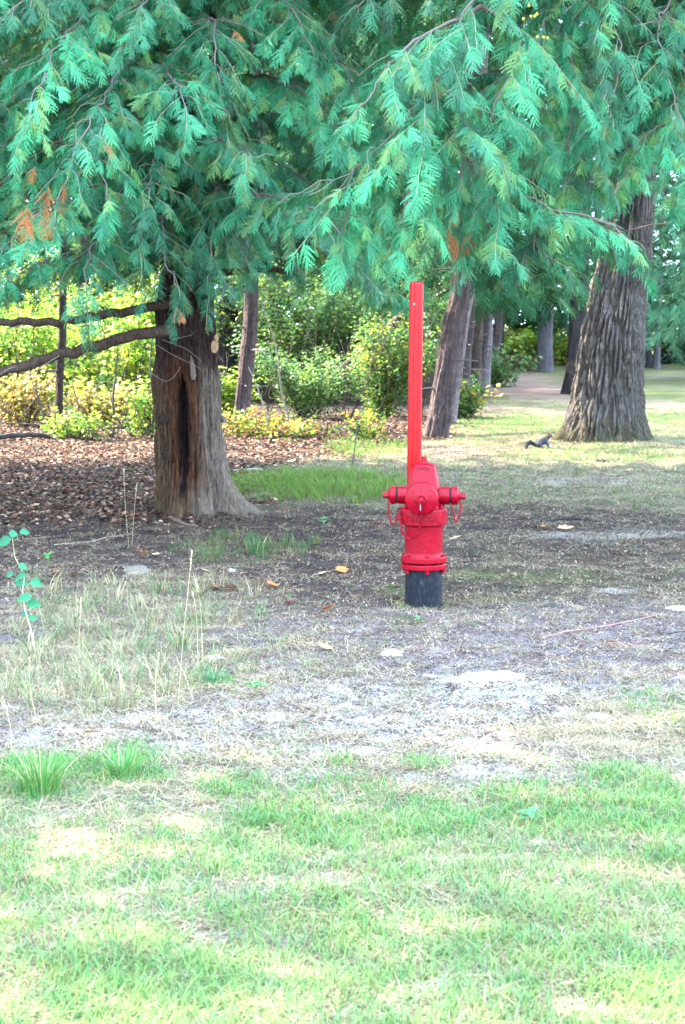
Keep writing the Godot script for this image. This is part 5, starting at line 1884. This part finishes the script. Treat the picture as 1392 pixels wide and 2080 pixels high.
func stone(px: float, py: float, wide: float, deep: float, tall: float, col: Color, label: String, called := "stone") -> void:
	var p := ground_at(px, py)
	var mb := MB.new()
	var rows := 12
	var sides := 36
	var nn := FastNoiseLite.new()
	nn.seed = int(px)
	nn.frequency = 1.0
	for k in rows:
		var t := float(k) / (rows - 1)
		var rr := cos(t * PI / 2.0)
		for j in sides:
			var a := TAU * j / sides
			var n := 1.0 + 0.5 * nn.get_noise_2d(cos(a) * 1.2, sin(a) * 1.2)
			var b := nn.get_noise_3d(cos(a) * rr * 4.0, t * 3.0, sin(a) * rr * 4.0) * 0.25
			mb.add(Vector3(cos(a) * wide * n * rr, (tall * 1.1 + 0.006) * (pow(sin(t * PI / 2.0), 0.7) * (1.0 + b)) - 0.012, -sin(a) * deep * n * rr), col * 0.72 * (1.0 + b * 1.2))
	for k in rows - 1:
		for j in sides:
			var a := k * sides + j
			var b := k * sides + (j + 1) % sides
			mb.quad(a, a + sides, b + sides, b)
	var o := part(called, mb.done(), mats.stone, self)
	o.position = p
	tag(o, label, "stone", "pale stones lying in the worn ground")

func ground_stick(called: String, label: String, pts: Array, r0: float, r1: float, col: Color, group := "") -> void:
	var first := ground_at(pts[0][0], pts[0][1])
	var ctrl := []
	for p in pts:
		var q := ground_at(p[0], p[1]) - first
		q.y += r0 * 0.7 + (p[2] if p.size() > 2 else 0.0)
		ctrl.append(q)
	var pl := curve_points(ctrl, 0.025)
	for k in pl.size():
		pl[k] += Vector3(0, 0.3, 1) * nz_b.get_noise_2d(k * 12.0, first.x * 80.0) * r0 * 1.2
	var mb := MB.new()
	mb.tube(pl, taper(pl.size(), r0, r1), 8, col, col * 1.1)
	for k in range(4, pl.size() - 2, 9):
		var dir := Vector3(rf(-1, 1), rf(0.0, 0.25), rf(-1, 1)).normalized() * rf(0.03, 0.12)
		mb.tube(PackedVector3Array([pl[k], pl[k] + dir * 0.6, pl[k] + dir]), PackedFloat32Array([r1, r1 * 0.7, 0.001]), 5, col, col)
	var o := part(called, mb.done(), mats.wood, self)
	o.position = first
	tag(o, label, "stick", group)

func build_small_things() -> void:
	var curled := leaf_shape(0.7)
	var flat := leaf_shape(0.25)
	var orange := Color(0.42, 0.13, 0.035)
	var tan := Color(0.42, 0.29, 0.18)
	var brown := Color(0.24, 0.10, 0.05)
	fallen_leaf(curled, 290, 1126, 0.085, orange, "orange leaf on dark soil in front of the cedar, beside a tan one")
	fallen_leaf(curled, 318, 1129, 0.075, tan, "pale tan curled leaf right of the orange one in front of the cedar")
	fallen_leaf(curled, 112, 1170, 0.10, brown, "rust-brown curled leaf, left one of the pair behind the leafy seedling")
	fallen_leaf(curled, 150, 1168, 0.09, Color(0.32, 0.13, 0.06), "reddish curled leaf, right one of the pair behind the leafy seedling")
	fallen_leaf(flat, 418, 1164, 0.075, tan, "cream leaf on dry grass between the cedar and the hydrant")
	fallen_leaf(flat, 440, 1196, 0.12, orange, "long orange leaf lying flat, left end of the orange strip in the grass")
	fallen_leaf(flat, 470, 1197, 0.10, Color(0.36, 0.12, 0.04), "dark orange leaf, right end of the orange strip in the grass")
	fallen_leaf(curled, 552, 1194, 0.10, Color(0.46, 0.10, 0.03), "vivid orange leaf at the edge of the bare soil left of the hydrant")
	fallen_leaf(curled, 587, 1223, 0.06, Color(0.45, 0.07, 0.03), "small red leaf on grey dust left of the hydrant")
	fallen_leaf(curled, 668, 1237, 0.10, Color(0.42, 0.09, 0.03), "broken red-orange leaf near the foot of the hydrant")
	fallen_leaf(flat, 655, 1162, 0.10, tan, "tan leaf behind and left of the hydrant's black pipe")
	fallen_leaf(flat, 695, 1158, 0.11, orange, "orange-brown leaf behind the hydrant's black pipe on its left")
	fallen_leaf(curled, 661, 1320, 0.07, Color(0.44, 0.22, 0.08), "orange and cream leaf in front of the hydrant on its left")
	fallen_leaf(flat, 415, 1352, 0.05, Color(0.45, 0.30, 0.16), "small peach leaf beside the green tuft under the tall dry stalks")
	fallen_leaf(curled, 925, 1098, 0.11, Color(0.36, 0.21, 0.12), "brown leaf on the soil just right of the hydrant barrel")
	fallen_leaf(curled, 768, 1072, 0.11, Color(0.38, 0.16, 0.07), "brown leaf on the soil left of the hydrant's left chain")
	fallen_leaf(flat, 805, 1213, 0.09, Color(0.30, 0.14, 0.06), "rusty leaf touching the left foot of the black pipe")
	fallen_leaf(flat, 938, 1178, 0.065, Color(0.04, 0.16, 0.07), "green leaf lying on moss right of the hydrant", true)
	fallen_leaf(curled, 1105, 1070, 0.13, Color(0.40, 0.20, 0.10), "orange-tan leaf in front of the black stick, on its left")
	fallen_leaf(curled, 1150, 1073, 0.12, Color(0.40, 0.22, 0.12), "orange-tan leaf in front of the middle of the black stick")
	fallen_leaf(curled, 415, 1646, 0.022, Color(0.40, 0.12, 0.05), "tiny rust leaf in the near grass")
	fallen_leaf(curled, 255, 1313, 0.05, Color(0.40, 0.24, 0.12), "tan leaf in the dry grass left of the tall stalks")
	stone(275, 1152, 0.085, 0.12, 0.03, Color(0.28, 0.23, 0.17), "tan flat stone at the edge of the soil in front of the cedar")
	stone(797, 1326, 0.05, 0.06, 0.022, Color(0.50, 0.45, 0.38), "crusty white stone in front of the hydrant's left side")
	stone(1010, 1374, 0.155, 0.15, 0.018, Color(0.52, 0.46, 0.37), "large flat pale stone flush with the ground before the hydrant")
	stone(870, 1363, 0.045, 0.04, 0.014, Color(0.42, 0.36, 0.29), "small oval stone left of the large flat pale one")
	stone(1215, 1443, 0.05, 0.05, 0.016, Color(0.52, 0.46, 0.38), "pale stone in sparse grass right of the large flat one")
	stone(435, 1328, 0.05, 0.06, 0.018, Color(0.42, 0.33, 0.24), "tan stone at the foot of the tall dry stalks")
	stone(1380, 1237, 0.07, 0.06, 0.018, Color(0.5, 0.44, 0.36), "pale stone at the right edge on the grey dust")
	stone(735, 1524, 0.05, 0.05, 0.012, Color(0.52, 0.47, 0.4), "white stone just behind the band of green turf")
	stone(563, 1463, 0.04, 0.05, 0.012, Color(0.5, 0.45, 0.38), "white stone in the bare sand before the dry stalks")
	stone(148, 1597, 0.02, 0.02, 0.012, Color(0.4, 0.36, 0.33), "small grey stone between the two green tussocks")
	stone(469, 1159, 0.03, 0.04, 0.02, Color(0.5, 0.47, 0.44), "small white stone in the shaded grass left of the hydrant")
	ground_stick("black_stick", "black stick lying on bare earth right of the hydrant", [[1100, 1060], [1140, 1057], [1185, 1059], [1222, 1060]], 0.014, 0.006, Color(0.018, 0.016, 0.015))
	ground_stick("black_stick", "shorter black stick end beyond the longer one", [[1232, 1059], [1260, 1058], [1300, 1060]], 0.009, 0.004, Color(0.03, 0.025, 0.022))
	ground_stick("brown_twig", "long red-brown twig curving over the grey dust at the right", [[1100, 1297], [1150, 1283], [1215, 1273], [1290, 1262], [1330, 1250]], 0.006, 0.003, Color(0.17, 0.09, 0.07))
	ground_stick("brown_twig", "dark twig lying below the long red-brown one", [[1170, 1305], [1210, 1310], [1250, 1312]], 0.005, 0.003, Color(0.07, 0.045, 0.04))
	ground_stick("brown_twig", "short red twig right of the dark twig on the dust", [[1235, 1301], [1280, 1303], [1325, 1307]], 0.004, 0.002, Color(0.22, 0.09, 0.07))
	ground_stick("brown_twig", "dark twig at the right edge of the dust patch", [[1340, 1284], [1370, 1282], [1420, 1278]], 0.006, 0.004, Color(0.06, 0.045, 0.04))
	ground_stick("pale_root", "pale thin root snaking over the soil in front of the cedar's left side", [[110, 1102], [150, 1098], [190, 1094], [215, 1088], [250, 1086]], 0.005, 0.003, Color(0.20, 0.155, 0.115))
	ground_stick("pale_root", "thin root running along the soil behind the pale one", [[30, 1090], [80, 1086], [130, 1084]], 0.004, 0.002, Color(0.16, 0.12, 0.09))
	ground_stick("bark_strip", "flat torn strip of bark at the foot of the cedar", [[345, 1052], [372, 1062], [400, 1068]], 0.016, 0.006, Color(0.12, 0.08, 0.055))
	ground_stick("dark_twig", "small dark twig on the lawn in front of the oak", [[1212, 938], [1225, 936], [1238, 938]], 0.016, 0.008, Color(0.025, 0.022, 0.02))
	ground_stick("dark_twig", "dark twig in the near sand left of the white stone", [[718, 1505], [735, 1508], [752, 1503]], 0.004, 0.002, Color(0.08, 0.06, 0.05))
	ground_stick("dark_twig", "small dark twig in the dry grass in front of the tall stalks", [[400, 1415], [420, 1420], [440, 1424]], 0.005, 0.003, Color(0.07, 0.055, 0.05))
	# seedling with oval leaves at the left
	var sb := ground_at(72, 1322)
	var sd := thing("seedling", "leafy tree seedling with oval blue-green leaves at the left edge", "seedling", sb)
	var dist := -sb.z
	var stem := MB.new()
	var tip := PackedVector3Array()
	for p in [[72, 1322], [62, 1275], [50, 1235], [46, 1200], [50, 1170], [30, 1130], [25, 1092]]:
		tip.append(at(p[0], p[1], dist - 0.02) - sb)
	stem.tube(tip, taper(7, 0.004, 0.0018), 6, Color(0.40, 0.33, 0.18), Color(0.20, 0.17, 0.08))
	part("stem", stem.done(), mats.wood, sd)
	var ov := oval_leaf()
	for p in [[50, 1218, -1, 0.085], [76, 1186, 1, 0.075], [44, 1190, -1, 0.08], [70, 1232, 1, 0.085], [48, 1252, -1, 0.06], [72, 1262, 1, 0.055], [52, 1152, 1, 0.06], [28, 1178, -1, 0.05], [14, 1170, -1, 0.05], [52, 1174, 1, 0.05], [8, 1100, -1, 0.085], [22, 1092, -1, 0.05], [33, 1086, 1, 0.055], [54, 1086, 1, 0.06]]:
		var lf := MeshInstance3D.new()
		lf.name = "leaf"
		lf.mesh = ov
		lf.material_override = tint_mat([Color(0.016, 0.085, 0.038), Color(0.02, 0.10, 0.04)][rng.randi() % 2])
		var s: float = p[2]
		var zz := Vector3(s * rf(0.7, 1.0), rf(-0.5, 0.1), rf(-0.2, 0.4)).normalized()
		var yy := Vector3(rf(-0.3, 0.3), rf(0.5, 0.9), rf(0.5, 0.9))
		yy = (yy - zz * yy.dot(zz)).normalized()
		lf.transform = Transform3D(Basis(yy.cross(zz), yy, zz).scaled(Vector3.ONE * p[3] * 0.78), at(p[0] - s * 14.0, p[1] - 6, dist + rf(-0.05, 0.05)) - sb)
		sd.add_child(lf, true)
	small_plant("three-leaved bright seedling on the soil behind the tall seedling", 98, 1142, 3, 0.05, 0.07, Color(0.05, 0.22, 0.04))
	small_plant("round-leaved weed in the near turf at the right", 1075, 1672, 6, 0.04, 0.045, Color(0.035, 0.12, 0.04))
	small_plant("tiny upright green weed on the dark soil left of the hydrant", 656, 1076, 3, 0.06, 0.07, Color(0.06, 0.20, 0.06))
	small_plant("small broad-leaved weed near the dry stalks", 520, 1408, 5, 0.045, 0.06, Color(0.07, 0.22, 0.05))
	small_plant("pair of green weed leaves just before the hydrant's black pipe", 850, 1262, 3, 0.03, 0.03, Color(0.05, 0.18, 0.06))
	# green tussocks
	tussock("tall green grass tussock, the nearer of two at the left", 85, 1605, 0.15, 240, Color(0.06, 0.155, 0.03))
	tussock("green grass tussock, the farther of two at the left", 250, 1568, 0.11, 220, Color(0.055, 0.16, 0.035))
	tussock("small bluish grass tussock among the dry stalks", 435, 1378, 0.085, 90, Color(0.045, 0.14, 0.05))
	tussock("low pale tussock in the near turf left of centre", 530, 1668, 0.055, 120, Color(0.06, 0.15, 0.05))
	tussock("dark green tussock with brown stems before the cedar's right root", 520, 1118, 0.13, 160, Color(0.035, 0.095, 0.03))
	# tall dry stalks
	for p in [[[362, 1432], [372, 1300], [390, 1125], "tallest dry grass stalk with a thin seed head"], [[402, 1345], [400, 1260], [392, 1205], "short dry stalk right of the tallest one"], [[412, 1345], [408, 1240], [398, 1180], "dry stalk leaning left beside the small tussock"], [[318, 1455], [316, 1390], [322, 1330], "dry stalk left of the tallest one in the pale grass"], [[160, 1330], [162, 1280], [165, 1218], "bent dry stalk right of the leafy seedling"], [[395, 1420], [375, 1370], [362, 1345], "dry stalk tipped over across the foot of the tallest"], [[75, 1460], [62, 1400], [60, 1340], "dry stalk in the straw below the leafy seedling"], [[25, 1520], [20, 1470], [5, 1420], "pale stalk at the left edge above the near tussock"], [[262, 1110], [255, 1030], [252, 955], "thin dead weed stem rising in front of the leaf litter"], [[268, 1110], [272, 1050], [278, 985], "second thin dead weed stem, leaning right, left of the cedar"]]:
		var b := ground_at(p[0][0], p[0][1])
		var pts := [Vector3.ZERO]
		for k in [1, 2]:
			pts.append(at(p[k][0], p[k][1], -b.z + rf(-0.05, 0.05)) - b)
		var pl := curve_points(pts, 0.02)
		var mb := MB.new()
		mb.tube(pl, taper(pl.size(), 0.0013, 0.0007), 5, Color(0.30, 0.24, 0.12), Color(0.36, 0.29, 0.15))
		var o := thing("dry_stalk", p[3], "dry stalk", b, "tall dry stalks")
		part("stem", mb.done(), mats.dry, o)
		var hd := MB.new()
		for k in 14:
			var q := pl[maxi(0, pl.size() - 1 - k / 3)]
			var dir := Vector3(rf(-0.5, 0.5), 1, rf(-0.5, 0.5)).normalized() * rf(0.008, 0.02)
			var w := Vector3(0.0016, 0, 0)
			var i := hd.add(q - w, Color(0.48, 0.40, 0.22))
			hd.add(q + w, Color(0.48, 0.40, 0.22))
			hd.add(q + dir, Color(0.48, 0.40, 0.22))
			hd.tri(i, i + 2, i + 1)
		part("seed_head", hd.done(), mats.dry, o)

func small_plant(label: String, px: float, py: float, n: int, size: float, tall: float, col: Color) -> void:
	var b := ground_at(px, py)
	var o := thing("weed", label, "weed", b)
	var mb := MB.new()
	mb.tube(PackedVector3Array([Vector3(0, -0.005, 0), Vector3(0.002, tall * 0.6, 0), Vector3(0, tall, 0)]), taper(3, 0.002, 0.0012), 5, Color(0.12, 0.16, 0.05), Color(0.10, 0.16, 0.05))
	part("stem", mb.done(), mats.wood, o)
	var ov := oval_leaf()
	for k in n:
		var lf := MeshInstance3D.new()
		lf.name = "leaf"
		lf.mesh = ov
		lf.material_override = tint_mat(col)
		var a := TAU * k / n + rf(-0.3, 0.3)
		lf.transform = Transform3D((Basis(Vector3.UP, a) * Basis(Vector3.RIGHT, rf(-0.5, 0.1))).scaled(Vector3.ONE * size * rf(0.8, 1.2)), Vector3(0, tall * rf(0.7, 1.0), 0))
		o.add_child(lf, true)

func tussock(label: String, px: float, py: float, tall: float, n: int, col: Color) -> void:
	var b := ground_at(px, py)
	var o := thing("grass_tussock", label, "grass tussock", b)
	var mb := MB.new()
	for k in n:
		var a := rf(0, TAU)
		var dir := Vector3(cos(a), 0, sin(a))
		var root := dir * tall * 0.45 * sqrt(rng.randf())
		var h := tall * rf(0.5, 1.1)
		var ln := rf(0.2, 0.9)
		var side := dir.cross(Vector3.UP).rotated(Vector3.UP, rf(-0.9, 0.9)) * rf(0.0009, 0.0018)
		var c := jitter(col, 0.25)
		if rng.randf() < 0.12:
			c = jitter(Color(0.36, 0.29, 0.14), 0.2)
		var prev := -1
		for j in 5:
			var t := j / 4.0
			var p := root + dir * ln * t * t * h + Vector3(0, h * (t - 0.3 * ln * t * t), 0)
			var w := 1.0 - t * t * 0.9
			var x := mb.add(p - side * w, c)
			mb.add(p + side * w, c)
			if prev >= 0:
				mb.quad(prev, x, x + 1, prev + 1)
			prev = x
	part("blades", mb.done(), mats.grass, o)
